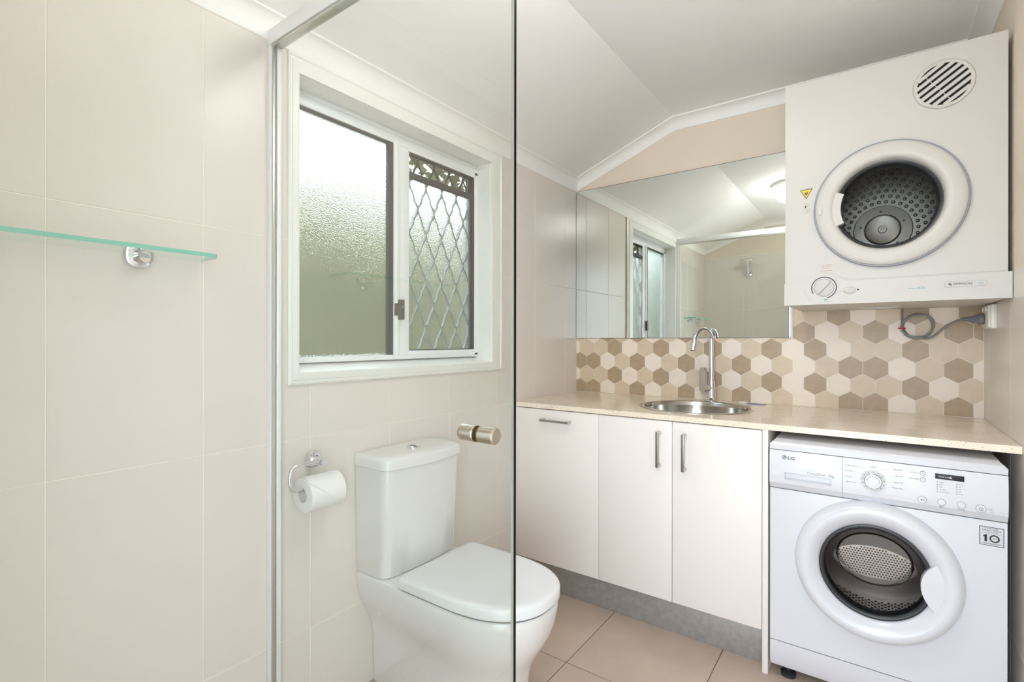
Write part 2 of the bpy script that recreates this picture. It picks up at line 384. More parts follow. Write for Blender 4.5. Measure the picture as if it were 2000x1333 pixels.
for x0, x1 in cuts([-0.914 + 0.444 * k for k in range(-2, 4)], XL, XR):
    for y0, y1 in cuts([1.577 + 0.45 * k for k in range(-4, 4)], YR, YB):
        tile_piece('floor_tile', 'z+', 0.0, x0 + G * 1.2, x1 - G * 1.2, y0 + G * 1.2, y1 - G * 1.2, fl, 'ftile')
# hexagon splashback
box('splash_grout_bed', XL, XR, YB - 0.0022, YB + 0.001, ZB, 1.345, 'hgrout', wb)
PX, PZ = 0.0863, 0.0752
def hexpoly(cx, cz, clip):
    w, h = PX / 2 - 0.0011, PZ * 2 / 3 - 0.0013
    P = [(cx, cz + h), (cx + w, cz + h / 2), (cx + w, cz - h / 2), (cx, cz - h), (cx - w, cz - h / 2), (cx - w, cz + h / 2)]
    for ax, lim, sgn in clip:
        Q = []
        for i in range(len(P)):
            a, b = P[i], P[(i + 1) % len(P)]; da, db = (a[ax] - lim) * sgn, (b[ax] - lim) * sgn
            if da >= 0: Q.append(a)
            if da * db < 0: t = da / (da - db); Q.append((a[0] + (b[0] - a[0]) * t, a[1] + (b[1] - a[1]) * t))
        P = Q
        if len(P) < 3: return None
    return P
ROWS = [  # from the bench up: z of the row, x of the first tile, tones left to right
    (0.9045, -1.384, 'DDLMDLMDLMDLMLMDDLMDL'), (0.9797, -1.4273, 'LMMDLMDLMDLMDLDLMMDLM'), (1.0549, -1.384, 'DDLMDLMDLMDLMLMDDLMDL'),
    (1.1301, -1.4273, 'LMMDLMDLMDLMDLDLMMDMM'), (1.2053, -1.384, 'MLDMDLMDLMMLMDLMDLMDD'), (1.2805, -1.4273, 'LMDLMMDLMDLMDMMDLMDLD'), (1.3557, -1.384, 'MLDMDLMDLMMLMDLMDLMDD')]
for z, x, tones in ROWS:
    for k, t in enumerate(tones):
        P = hexpoly(x + PX * k, z, [(0, XL + 0.001, 1), (0, XR - 0.004, -1), (1, ZB + 0.002, 1), (1, 1.344, -1)])
        if P and max(p[0] for p in P) - min(p[0] for p in P) > 0.003:
            prism_xz('hexagon_tile', P, YB - 0.0035, YB - 0.0015, HEX[t], wb)
# open doorway the photograph is taken from
door = link('door_1', None, None, ((DX0 + DX1) / 2, YR, 0)); tag(door, 'open doorway with white architrave in the rear wall', kind='structure')
for x0, x1, z0, z1 in ((DX0 - 0.052, DX0 + 0.004, 0, DZ1 + 0.055), (DX1 - 0.004, DX1 + 0.03, 0, DZ1 + 0.055), (DX0, DX1, DZ1 - 0.004, DZ1 + 0.055)):
    box('architrave', x0, x1, YR - 0.001, YR + 0.012, z0, z1, 'trimw', door, 0.002)
for x0, x1, z0, z1 in ((DX0, DX0 + 0.018, 0, DZ1), (DX1 - 0.018, DX1, 0, DZ1), (DX0, DX1, DZ1 - 0.018, DZ1)):
    box('door_jamb', x0, x1, YR - 0.12, YR, z0, z1, 'trimw', door, 0.001)
pv = box('paving', -1.5, 6.0, -9, YR - 0.12, -0.2, -0.08, 'paving'); tag(pv, 'unseen paving outside the doorway, pale to bounce daylight in', kind='structure')
# cornices
def cove(drop, proj, n=7):
    pts = [(0, -drop), (0.005, -drop), (0.007, -drop + 0.006)]
    x0, z0, x1, z1 = 0.007, -drop + 0.006, proj - 0.006, -0.007
    for i in range(1, n):
        t = i / n * PI / 2; pts.append((x0 + (x1 - x0) * (1 - math.cos(t)), z0 + (z1 - z0) * math.sin(t)))
    pts += [(x1, z1), (proj, -0.006), (proj, 0.004), (0, 0.004)]
    return pts
def trim(name, stations, label):
    """stations: list of functions profile point -> 3D"""
    bm = bmesh.new(); prof = stations[0][1]
    R = [[bm.verts.new(f(*p)) for p in pr] for f, pr in stations]; n = len(R[0])
    for A, B in zip(R, R[1:]):
        for k in range(n): bm.faces.new((A[k], A[(k + 1) % n], B[(k + 1) % n], B[k]))
    bm.faces.new(R[0]); bm.faces.new(R[-1])
    return tag(finish(name, bm, 'corn', None, 25), label, kind='structure')
pb = cove(0.054, 0.055)
def backst(x, yb, s):
    return (lambda d, h, x=x: (x, yb + s * d, zceil(x) + h)), pb
trim('trim_1', [backst(XL, YB, -1), backst(XK, YB, -1), backst(XR, YB, -1)], 'white cornice stepping up over the mirror wall')
trim('trim_2', [backst(XL, YR, 1), backst(XK, YR, 1), backst(XR, YR, 1)], 'white cornice above the shower wall')
pl = cove(0.062, 0.034)
trim('trim_3', [((lambda d, h, y=y: (XL + d, y, zceil(XL) + SL * d + h)), pl) for y in (YR, YB)], 'white cornice along the window wall')
trim('trim_4', [((lambda d, h, y=y: (XR - d, y, ZF + h)), pb) for y in (YR, YB)], 'white cornice along the right wall')
# ---------------------------------------------------------------- window
win = link('window_1', None, None, (XL, (WY0 + WY1) / 2, WZ0)); tag(win, 'white framed window with frosted panes and diamond grille', kind='structure')
XA = XL + 0.016
oy0, oy1, oz0, oz1 = 0.797, 1.829, 1.036, 2.021
def band(a):  # rectangle between outer and inner at fraction a
    return (oy0 + (WY0 - oy0) * a, oy1 + (WY1 - oy1) * a, oz0 + (WZ0 - oz0) * a, oz1 + (WZ1 - oz1) * a)
prof = [(0, 0), (0, 0.009), (0.16, 0.012), (0.2, 0.0085), (0.34, 0.0085), (0.4, 0.013), (0.85, 0.017), (1.0, 0.016), (1.0, 0)]
names = [('architrave', [(0, 2), (1, 2)]), ('architrave', [(0, 3), (1, 3)]), ('architrave', [(0, 2), (0, 3)]), ('architrave', [(1, 2), (1, 3)])]
for nm, ends in names:
    bm = bmesh.new(); R = []
    for e in ends:
        R.append([bm.verts.new((XL + h, band(a)[e[0]], band(a)[e[1]])) for a, h in prof])
    n = len(prof)
    for k in range(n): bm.faces.new((R[0][k], R[0][(k + 1) % n], R[1][(k + 1) % n], R[1][k]))
    bm.faces.new(R[0]); bm.faces.new(R[1])
    finish(nm, bm, 'trimw', win, 25)
XW = -1.478
ZS = 1.102
prism_xz('sill', [(XL + 0.001, WZ0 - 0.001), (XW - 0.05, ZS - 0.002), (XW - 0.05, WZ0 - 0.002), (XL + 0.001, WZ0 - 0.003)], WY0, WY1, 'trimw', win)
box('reveal', XW - 0.05, XL + 0.001, WY1 - 0.0015, WY1 + 0.004, WZ0, WZ1, 'trimw', win)
box('reveal', XW - 0.05, XL + 0.001, WY0 - 0.004, WY0 + 0.0015, WZ0, WZ1, 'trimw', win)
box('reveal', XW - 0.05, XL + 0.001, WY0, WY1, WZ1 - 0.0015, WZ1 + 0.004, 'trimw', win)
# aluminium frame
box('frame_head', XW - 0.05, XW, WY0, WY1, 1.914, WZ1, 'alu', win, 0.002)
box('frame_head_bead', XW, XW + 0.006, WY0, WY1, 1.944, 1.9535, 'alu', win, 0.001)
box('frame_sill', XW - 0.05, XW, WY0, WY1, ZS - 0.006, 1.114, 'alu', win, 0.002)
box('frame_jamb', XW - 0.05, XW, WY0, 0.862, ZS, 1.93, 'alu', win, 0.002)
box('frame_jamb', XW - 0.05, XW, 1.724, WY1, ZS, 1.93, 'alu', win, 0.002)
box('meeting_stile', XW - 0.03, XW + 0.002, 1.257, 1.288, 1.11, 1.92, 'alu', win, 0.002)
box('meeting_stile', XW - 0.034, XW - 0.004, 1.290, 1.337, 1.112, 1.92, 'alu', win, 0.002)
box('stile_bead', XW - 0.004, XW + 0.006, 1.268, 1.276, 1.114, 1.916, 'alu', win, 0.001)
box('sash_rail', XW - 0.03, XW - 0.001, 1.33, 1.728, 1.108, 1.1285, 'alu', win, 0.002)
box('sash_rail', XW - 0.03, XW - 0.001, 1.33, 1.728, 1.905, 1.916, 'alu', win, 0.002)
boxes('gasket', [(XW - 0.022, XW - 0.006, 0.862, 1.257, 1.9075, 1.914), (XW - 0.022, XW - 0.003, 1.2365, 1.257, 1.112, 1.914), (XW - 0.022, XW - 0.006, 0.862, 1.257, 1.112, 1.1145)], 'rubber', win)
boxes('gasket', [(XW - 0.022, XW - 0.004, 1.337, 1.724, 1.9, 1.906), (XW - 0.022, XW - 0.004, 1.7135, 1.724, 1.1285, 1.906), (XW - 0.022, XW - 0.004, 1.337, 1.724, 1.1285, 1.132)], 'rubber', win)
box('transom', XW - 0.024, XW - 0.004, 1.337, 1.716, 1.806, 1.829, 'rubber', win, 0.002)
pane = box('window_pane', XW - 0.0165, XW - 0.0145, 0.862, 1.24, 1.112, 1.912, 'frost', win); pane['label'] = 'plain frosted pane'
pane = box('window_pane', XW - 0.0165, XW - 0.0145, 1.337, 1.716, 1.13, 1.808, 'frost', win); pane['label'] = 'frosted pane with the grille behind'
box('fly_screen', XW - 0.016, XW - 0.0155, 1.337, 1.716, 1.826, 1.904, 'mesh', win)
# diamond grille: each wavy wire
gx = XW - 0.022; gp, gh = 0.090, 0.096
gy0, gy1, gz0, gz1 = 1.335, 1.725, 1.115, 1.915
k0 = -9
for k in range(-16, 10):
    for s in (1, -1):
        pts = []
        for i in range(81):
            z = gz0 + (gz1 - gz0) * i / 80
            ph = (z - gz0) / gh
            # slanted line softened so that wires run parallel where they touch
            y = gy0 + 0.02 + (k + 4.5) * gp + s * gp * (ph / 1.0 - 0.055 * math.sin(2 * PI * ph * 2) ) * 0.5 * 2 / 2
            if k == 0 or True:
                if gy0 <= y <= gy1: pts.append((gx - (0.004 if s > 0 else 0), y, z))
        if len(pts) > 4: tube('grille_wire', pts, 0.0052 if s > 0 else 0.0034, 'grille', win, 6)
boxes('grille_frame', [(gx - 0.012, gx + 0.004, 1.70, 1.742, 1.10, 1.93), (gx - 0.012, gx + 0.004, 1.30, 1.336, 1.10, 1.93), (gx - 0.012, gx + 0.004, 1.3, 1.742, 1.10, 1.122), (gx - 0.012, gx + 0.004, 1.3, 1.742, 1.90, 1.95)], 'grille', win)
lk = box('window_latch', XW + 0.002, XW + 0.018, 1.272, 1.296, 1.247, 1.323, 'bronze', win, 0.002)
box('latch_tongue', XW + 0.002, XW + 0.012, 1.258, 1.273, 1.262, 1.308, 'bronze', lk, 0.0015)
cyl('latch_screw', (XW + 0.018, 1.285, 1.296), (1, 0, 0), 0.002, -0.001, 0.0008, 'silver', lk, 0.0002, 12)
# outside: hedge and ground seen through the panes
bm = bmesh.new()
for i in range(20000):
    x = random.uniform(-3.9, -3.2); y = random.uniform(-8, 9); z = random.uniform(0, 3.0 + 0.25 * math.sin(y * 1.3) * math.sin(y * 0.7 + 1)) 
    c = Vector((x, y, z)); a = random.uniform(0, 2 * PI); b = random.uniform(-1, 1); r = random.uniform(0.04, 0.09)
    d = Vector((math.cos(a) * math.cos(b), math.sin(a) * math.cos(b), math.sin(b))); e = frame_of(d)[1]
    bm.faces.new([bm.verts.new(c + d * r), bm.verts.new(c + e * r * 0.45), bm.verts.new(c - d * r), bm.verts.new(c - e * r * 0.45)])
me = bpy.data.meshes.new('hedge'); bm.to_mesh(me); bm.free(); me.materials.append(MT['leaf'])
tag(link('hedge', me), 'green leafy hedge seen blurred through the frosted window', 'hedge', kind='stuff')
g = box('ground', -12, XL - 0.14, -12, 14, -0.4, -0.3, 'ground'); tag(g, 'outdoor ground beyond the window', kind='structure')
# back fence so that no sky shows low through the leaves
fe = thing('fence', 'olive fence behind the hedge outside the window', 'fence', (-4.0, 3.5, -0.3))
for k in range(48): box('paling', -4.03, -4.0, -8.3 + k * 0.36, -7.95 + k * 0.36, -0.3, 2.5, 'leaf', fe)
# ---------------------------------------------------------------- ceiling light
cl = thing('ceiling_light', 'round white ceiling light reflected at the mirror edge', 'ceiling light', (-0.46, 1.0, ZF))
lathe('light_base', [(0, 0), (0.165, 0), (0.165, -0.02), (0.155, -0.03), (0, -0.03)], (-0.46, 1.0, ZF), (0, 0, 1), 'lampbase', cl)
lathe('light_diffuser', [(0.15, -0.031), (0.150, -0.06), (0.143, -0.085), (0.125, -0.105), (0.09, -0.122), (0.045, -0.130), (0, -0.132)], (-0.46, 1.0, ZF), (0, 0, 1), 'lamp', cl)
# ================================================================ shower screen
YG = 0.751
ss = thing('shower_screen', 'fixed clear glass shower panel below a pale header rail', 'shower screen', (XL, YG, 0))
GX1 = -0.5465
box('wall_channel', XL, XL + 0.022, YG - 0.014, YG + 0.0135, 0.0, 2.005, 'alu', ss, 0.002)
box('channel_strip', XL + 0.022, XL + 0.028, YG - 0.011, YG - 0.002, 0.0, 2.0, 'satin', ss, 0.001)
box('glass_stile', XL + 0.022, XL + 0.034, YG - 0.001, YG + 0.011, 0.0, 2.0, 'alu', ss, 0.001)
hr = box('header_rail', XL + 0.001, GX1 + 0.016, YG - 0.016, YG + 0.016, 2.003, 2.046, 'alu', ss, 0.003)
box('rail_lip', XL + 0.001, GX1 + 0.010, YG - 0.012, YG + 0.012, 1.995, 2.004, 'satin', hr, 0.001)
GX1 = -0.5465
gp_ = box('glass_panel', XL + 0.03, GX1, YG - 0.002, YG + 0.002, 0.012, 1.996, 'glass', ss)
box('glass_edge', GX1, GX1 + 0.0012, YG - 0.0032, YG + 0.0032, 0.012, 1.996, 'gedge', gp_)
box('bottom_rail', XL + 0.022, GX1, YG - 0.008, YG + 0.008, 0.0, 0.012, 'alu', ss, 0.001)
# hinged door of the shower, between the fixed panel and the rear wall
sd = thing('shower_door', 'clear glass shower door with a round metal knob', 'shower door', (GX1, 0.32, 0))
YD1 = YG - 0.0085
dg = box('door_glass', GX1 - 0.002, GX1 + 0.002, YR + 0.03, YD1, 0.015, 1.99, 'glass', sd)
box('edge_seal', GX1 - 0.002, GX1 + 0.002, YD1, YD1 + 0.0035, 0.015, 1.99, 'seal', dg)
dhr = box('header_rail', GX1 - 0.016, GX1 + 0.016, YR + 0.002, YG - 0.0165, 2.003, 2.046, 'alu', sd, 0.003)
box('hinge_stile', GX1 - 0.012, GX1 + 0.012, YR + 0.002, YR + 0.030, 0.0, 2.003, 'alu', sd, 0.002)
kc = (GX1, 0.648, 1.010)
for s_ in (-1, 1):
    lathe('door_knob', [(0, s_ * 0.0385), (0.0118, s_ * 0.0385), (0.0142, s_ * 0.036), (0.0142, s_ * 0.0065), (0.013, s_ * 0.005), (0, s_ * 0.005)], kc, (1, 0, 0), 'knob', sd)
    lathe('knob_washer', [(0, s_ * 0.0031), (0.0138, s_ * 0.0031), (0.0138, s_ * 0.0052), (0, s_ * 0.0052)], kc, (1, 0, 0), 'brass', sd)
# shower rose on the rear wall (seen in the mirror)
sh = thing('wall_shower', 'chrome shower head on an arm, reflected in the mirror', 'shower head', (-0.985, YR, 1.86))
cyl('wall_flange', (-0.985, YR, 1.80), (0, 1, 0), 0.03, 0.0, 0.012, 'chrome', sh)
tube('shower_arm', spline([(-0.985, YR + 0.005, 1.80), (-0.985, YR + 0.06, 1.805), (-0.985, YR + 0.09, 1.86), (-0.985, YR + 0.12, 1.925)]), 0.010, 'chrome', sh)
lathe('shower_rose', [(0, 0.012), (0.015, 0.012), (0.06, 0.004), (0.064, -0.004), (0.06, -0.008), (0, -0.008)], (-0.985, YR + 0.125, 1.93), (0, 0.25, 1), 'chrome', sh)
dr = thing('floor_drain', 'square steel floor grate in the shower', 'drain', (-1.27, 0.27, 0))
boxes('drain_frame', [(-1.33, -1.21, 0.21, 0.216, 0, 0.002), (-1.33, -1.21, 0.324, 0.33, 0, 0.002), (-1.33, -1.324, 0.21, 0.33, 0, 0.002), (-1.216, -1.21, 0.21, 0.33, 0, 0.002)], 'steel', dr)
for k in range(9): box('drain_bar', -1.325, -1.215, 0.219 + k * 0.012, 0.225 + k * 0.012, 0, 0.0018, 'steel', dr)
# ================================================================ glass shelf
gs = thing('glass_shelf', 'green-edged clear glass shelf on the shower wall', 'shelf', (XL, 0.34, 1.366))
SX1 = -1.295
def shelfpoly(i):
    P = [(XL + 0.004, 0.105), (XL + 0.004, 0.565 - i)]
    r = 0.022
    for k in range(7): t = PI / 2 * (1 - k / 6); P.append((SX1 - i - r + r * math.cos(t), 0.565 - i - r + r * math.sin(t)))
    for k in range(7): t = -PI / 2 * k / 6; P.append((SX1 - i - r + r * math.cos(t), 0.105 + r + r * math.sin(t)))
    return P
bm = bmesh.new(); P = shelfpoly(0); A = [bm.verts.new((x, y, 1.3670)) for x, y in P]; B = [bm.verts.new((x, y, 1.3765)) for x, y in P]
bm.faces.new(A); bm.faces.new(B)
for k in range(len(P)): f = bm.faces.new((A[k], A[(k + 1) % len(P)], B[(k + 1) % len(P)], B[k])); f.material_index = 0 if k == 0 else 1
finish('shelf_glass', bm, None, gs, None, ['sglass', 'sedge'])
for y in (0.433, 0.145):
    br = lathe('shelf_bracket', [(0, 0.0), (0.0275, 0.0), (0.0285, 0.004), (0.0265, 0.009), (0.020, 0.012), (0, 0.012)], (XL, y, 1.364), (1, 0, 0), 'chrome', gs)
    lathe('clamp', [(0, 0.010), (0.013, 0.010), (0.013, 0.040), (0.010, 0.044), (0, 0.044)], (XL, y, 1.357), (1, 0, 0), 'chrome', br)
    cyl('clamp_cap', (XL + 0.024, y, 1.3765), (0, 0, 1), 0.009, 0.0, 0.004, 'chrome', br)
# ================================================================ toilet
YT = 1.21
to = thing('toilet', 'white close-coupled toilet with closed lid against the tiles', 'toilet', (XL, YT, 0))
def dsec(z, hb, hm, xf, xb=XL + 0.003, xm=-1.03, n=14, ex=2.4, nb=4):
    P = []
    for k in range(nb): t = k / nb; P.append((xb + (xm - xb) * t, YT - (hb + (hm - hb) * (t * t * (3 - 2 * t))), z))
    for k in range(2 * n + 1):
        t = -PI / 2 + PI * k / (2 * n); c, s = math.cos(t), math.sin(t)
        P.append((xm + (xf - xm) * abs(c) ** (2 / ex), YT + hm * (abs(s) ** (2 / ex)) * (1 if s > 0 else -1), z))
    for k in range(nb): t = 1 - (k + 1) / nb; P.append((xb + (xm - xb) * t, YT + (hb + (hm - hb) * (t * t * (3 - 2 * t))), z))
    return P
secs = [(0, .100, .106, -.850), (.06, .101, .105, -.850), (.12, .102, .106, -.850), (.165, .104, .111, -.846), (.20, .108, .121, -.836), (.235, .120, .137, -.815), (.27, .138, .153, -.793), (.305, .155, .166, -.775), (.34, .165, .174, -.764), (.375, .170, .178, -.758), (.392, .170, .177, -.758), (.3985, .168, .172, -.764), (.400, .164, .167, -.772)]
loft('pan', [dsec(*s) for s in secs], 'ceramic', to, 50)
lathe('screw_cap', [(0, 0.008), (0.008, 0.007), (0.014, 0.0), (0.014, -0.01)], (-1.33, YT - 0.133, 0.268), (0.1, -1, -0.35), 'ceramic', to, 20)
def lidsec(z, i, xb=-1.205):
    hm = 0.178 - i; xf = -0.752 - i; xm = -1.0; P = []; n = 16; r = 0.02
    for k in range(5): t = PI + PI / 2 * k / 4; P.append((xb + i + r + r * math.cos(t), YT - hm + r + r * math.sin(t), z))
    for k in range(2 * n + 1):
        t = -PI / 2 + PI * k / (2 * n); c, s = math.cos(t), math.sin(t); ex = 2.35
        P.append((xm + (xf - xm) * abs(c) ** (2 / ex), YT + hm * (abs(s) ** (2 / ex)) * (1 if s > 0 else -1), z))
    for k in range(5): t = PI / 2 + PI / 2 * k / 4; P.append((xb + i + r + r * math.cos(t), YT + hm - r + r * math.sin(t), z))
    return P
loft('seat', [lidsec(.3995, .006), (lidsec(.4045, .006))], 'gap', to)  # inset slab in shade grey, drawn as the dark line under the lid
loft('lid', [lidsec(.4045, .003), lidsec(.407, 0), lidsec(.430, 0), lidsec(.4355, .003), lidsec(.439, .010), lidsec(.4405, .024), lidsec(.4415, .08)], 'seat', to, 35)
for s in (-1, 1): cyl('hinge', (-1.218, YT + s * 0.09, 0.41), (0, 1, 0), 0.010, -0.025, 0.025, 'seat', to)
def csec(z, hw, dep, bow, r=0.035, xb=XL + 0.003):
    x1 = xb + dep; P = [(xb, YT - hw, z)]
    for k in range(7): t = -PI / 2 + PI / 2 * k / 6 * 0.92; P.append((x1 - r - bow + r * math.cos(t), YT - hw + r + r * math.sin(t), z))
    for k in range(1, 8):
        t = k / 8 * 2 - 1; P.append((x1 - bow * t * t, YT + t * (hw - r), z))
    for k in range(7): t = PI / 2 * 0.08 + PI / 2 * k / 6 * 0.92; P.append((x1 - r - bow + r * math.cos(t), YT + hw - r + r * math.sin(t), z))
    P.append((xb, YT + hw, z)); return P
loft('cistern', [csec(.400, .165, .140, .008), csec(.405, .170, .147, .009), csec(.58, .173, .160, .013), csec(.752, .175, .172, .017)], 'ceramic', to, 50)
loft('cistern_gap_shade', [csec(.752, .174, .170, .017), csec(.7535, .174, .170, .017)], 'gap', to)
loft('cistern_lid', [csec(.7535, .179, .178, .018), csec(.7555, .181, .180, .018), csec(.780, .180, .179, .018), csec(.788, .177, .175, .018), csec(.7925, .170, .167, .018), csec(.794, .155, .150, .018)], 'ceramic', to, 40)
fb = lathe('flush_button', [(0.024, 0.0), (0.024, 0.004), (0.021, 0.006), (0.0195, 0.0045), (0, 0.007)], (-1.318, YT, 0.7935), (0, 0, 1), 'chrome', to)
box('button_split', -1.333, -1.303, YT - 0.0006, YT + 0.0006, 0.7985, 0.8012, 'gap', fb)
sv = lathe('stop_valve', [(0, 0), (0.016, 0.0), (0.016, 0.012), (0.009, 0.018), (0.009, 0.035), (0, 0.035)], (XL, 1.425, 0.425), (1, 0, 0), 'ceramic', to, 20)
# ================================================================ toilet roll and its holder
th = thing('toilet_roll_holder', 'chrome open-arm roll holder beside the cistern', 'roll holder', (XL, 0.878, 0.804))
lathe('wall_rose', [(0, 0), (0.026, 0), (0.026, 0.008), (0.023, 0.012), (0.012, 0.013), (0, 0.013)], (XL, 0.878, 0.804), (1, 0, 0), 'chrome', th)
lathe('post', [(0, 0.012), (0.0115, 0.012), (0.0115, 0.062), (0.010, 0.065), (0, 0.065)], (XL, 0.878, 0.804), (1, 0, 0), 'chrome', th)
xa = XL + 0.054
tube('arm', spline([(xa, 0.872, 0.806), (xa, 0.825, 0.807), (xa, 0.795, 0.806), (xa, 0.780, 0.795), (xa, 0.776, 0.775), (xa, 0.776, 0.762), (xa, 0.779, 0.746), (xa, 0.792, 0.735), (xa, 0.815, 0.733), (xa, 0.86, 0.733), (xa, 0.935, 0.733)], 5), 0.005, 'chrome', th, 12)
tr = thing('toilet_roll', 'white toilet roll with a pointed folded end on the holder', 'toilet roll', (xa, 0.872, 0.664))
rc = (xa, 0, 0.7165)
lathe('paper_roll', [(0.0215, 0.814), (0.046, 0.814), (0.050, 0.8155), (0.050, 0.9265), (0.046, 0.928), (0.0215, 0.928)], rc, (0, 1, 0), 'paper', tr, closed=True)
lathe('core', [(0.0215, 0.8145), (0.0215, 0.9275), (0.0207, 0.9275), (0.0207, 0.8145)], rc, (0, 1, 0), 'lam', tr, closed=True)
bm = bmesh.new()   # folded point lying on the front of the roll
def onroll(t, y, r=0.0514): return (rc[0] + r * math.sin(t), y, rc[2] + r * math.cos(t))
N = 14
for k in range(N):
    t0, t1 = -0.1 + 1.85 * k / N, -0.1 + 1.85 * (k + 1) / N
    def span(t):
        q = max(0, (t - 0.75) / 1.0); q = min(q, 1); return 0.817 + 0.065 * q, 0.9255 - 0.0435 * q
    a, b = span(t0), span(t1)
    for r0, r1 in ((0.0506, 0.0530),):
        V = [bm.verts.new(onroll(t0, a[0], r1)), bm.verts.new(onroll(t0, a[1], r1)), bm.verts.new(onroll(t1, b[1], r1)), bm.verts.new(onroll(t1, b[0], r1))]
        U = [bm.verts.new(onroll(t0, a[0], r0)), bm.verts.new(onroll(t0, a[1], r0)), bm.verts.new(onroll(t1, b[1], r0)), bm.verts.new(onroll(t1, b[0], r0))]
        bm.faces.new(V)
        bm.faces.new((V[1], U[1], U[2], V[2])); bm.faces.new((V[3], U[3], U[0], V[0]))
finish('folded_end', bm, 'paper', tr, 40)
# ================================================================ mirror
mi = thing('wall_mirror', 'wide frameless mirror above the hexagon splashback', 'mirror', (-0.857, YB, 1.181))
MX1 = -0.3135
box('mirror_backing', XL + 0.001, MX1, YB - 0.0075, YB - 0.0036, 1.1815, 2.0245, 'medge', mi)
box('mirror_glass', XL + 0.0025, MX1 - 0.0015, YB - 0.0085, YB - 0.0074, 1.183, 2.0225, 'mirror', mi)
box('edge_strip', MX1, -0.3055, YB - 0.011, YB - 0.0036, 1.1815, 2.0245, 'alu', mi, 0.001)
# ================================================================ bench, cabinets
be = bmesh.new(); SKC = (-0.648, 2.236); SKR = 0.222
add_holed(be, XL + 0.001, XR - 0.003, YF, YB - 0.004, SKC[0], SKC[1], SKR, lambda u, v, s: (u, v, (ZBU, ZB)[s]))
tag(finish('benchtop', be, 'bench'), 'long beige speckled stone benchtop over cabinets and washer', 'benchtop')
sk = thing('sink', 'round stainless steel sink set in the benchtop', 'sink', (SKC[0], SKC[1], ZB))
lathe('rim', [(0.216, 0.0015), (0.219, 0.0035), (0.228, 0.004), (0.236, 0.0022), (0.2365, 0.0002), (0.216, 0.0002)], (*SKC, ZB), (0, 0, 1), 'steel', sk, 72, closed=True)
lathe('bowl', [(0.217, 0.002), (0.2145, -0.004), (0.213, -0.02), (0.208, -0.12), (0.195, -0.145), (0.16, -0.155), (0.045, -0.160), (0.04, -0.166), (0, -0.166)], (*SKC, ZB), (0, 0, 1), 'steel', sk, 72)
lathe('drain_waste', [(0.038, -0.159), (0.032, -0.1575), (0.025, -0.163), (0, -0.163)], (*SKC, ZB), (0, 0, 1), 'chrome', sk, 32)
tp = thing('mixer_tap', 'chrome gooseneck mixer tap with side lever behind the sink', 'tap', (-0.645, 2.497, ZB))
TX, TY = -0.645, 2.497
lathe('tap_body', [(0, 0), (0.0235, 0), (0.0235, 0.004), (0.0205, 0.006), (0.0205, 0.052), (0.019, 0.058), (0.019, 0.072), (0.0165, 0.078), (0.0165, 0.098), (0.0125, 0.102), (0, 0.102)], (TX, TY, ZB), (0, 0, 1), 'chrome', tp)
dx, dy = -0.052, -0.098; L_ = math.hypot(dx, dy); rr = L_ / 2
pts = [(TX, TY, ZB + 0.095 + 0.19 * k / 6) for k in range(7)]
zc = pts[-1][2]
for k in range(1, 25):
    t = PI * k / 24; q = rr - rr * math.cos(t); pts.append((TX + dx / L_ * q, TY + dy / L_ * q, zc + rr * 1.05 * math.sin(t)))
for k in range(1, 5): pts.append((TX + dx * (1 + 0.02 * k), TY + dy * (1 + 0.02 * k), zc - 0.040 * k / 4))
tube('spout', pts, 0.0118, 'chrome', tp, 20)
lp = Vector(pts[-1]); cyl('aerator', (lp.x, lp.y, lp.z), (0, 0, 1), 0.0112, -0.002, 0.001, 'dark', tp, 0.0005)
lv = cyl('lever_barrel', (TX, TY, ZB + 0.066), (-0.55, -0.83, 0), 0.0155, 0.0, 0.046, 'chrome', tp)
a = Vector((-0.55, -0.83, 0)).normalized(); b = Vector((0.83, -0.55, 0)).normalized()
bm = bmesh.new(); C0 = Vector((TX, TY, 0)) + a * 0.046; outl = []
for k in range(13): t = PI * k / 12; outl.append((0.0225 * math.cos(t), ZB + 0.150 + 0.014 * math.sin(t)))
for k in range(13): t = PI + PI * k / 12; outl.append((0.0225 * math.cos(t), ZB + 0.064 + 0.0225 * math.sin(t)))
add_prism(bm, outl, lambda p, s: C0 + a * (0.010 * s) + b * p[0] * (1.0 if s == 0 else 0.93) + Vector((0, 0, p[1])))
finish('lever', bm, 'chrome', tp, 30)
# things on the bench
ck = tag(lathe('soap_pad', [(0, 0), (0.030, 0), (0.034, 0.003), (0.030, 0.007), (0, 0.008)], (-0.505, 2.508, ZB), (0, 0, 1), 'soap', None, 32, su=0.62), 'small flat white pad on the bench beside the tap', 'soap')
kd = thing('blue_card', 'small blue and white card lying on the bench', 'card', (-0.445, 2.495, ZB))
def cardpoly(i): return [(-0.487 + i, 2.492 + i * .4), (-0.462, 2.527 - i), (-0.405 - i, 2.501), (-0.428 + i * .2, 2.466 + i)]
prism_xy('card_sheet', cardpoly(0), ZB, ZB + 0.002, 'card', kd)
prism_xy('card_print', [(-0.468, 2.497), (-0.456, 2.513), (-0.416, 2.498), (-0.430, 2.480)], ZB + 0.002, ZB + 0.0025, 'silver', kd)
for k in range(3): prism_xy('card_stripe', [(-0.478 + .016 * k, 2.490 - .007 * k), (-0.455 + .016 * k, 2.521 - .007 * k), (-0.453 + .016 * k, 2.520 - .007 * k), (-0.476 + .016 * k, 2.489 - .007 * k)], ZB + 0.0025, ZB + 0.0028, 'card', kd)
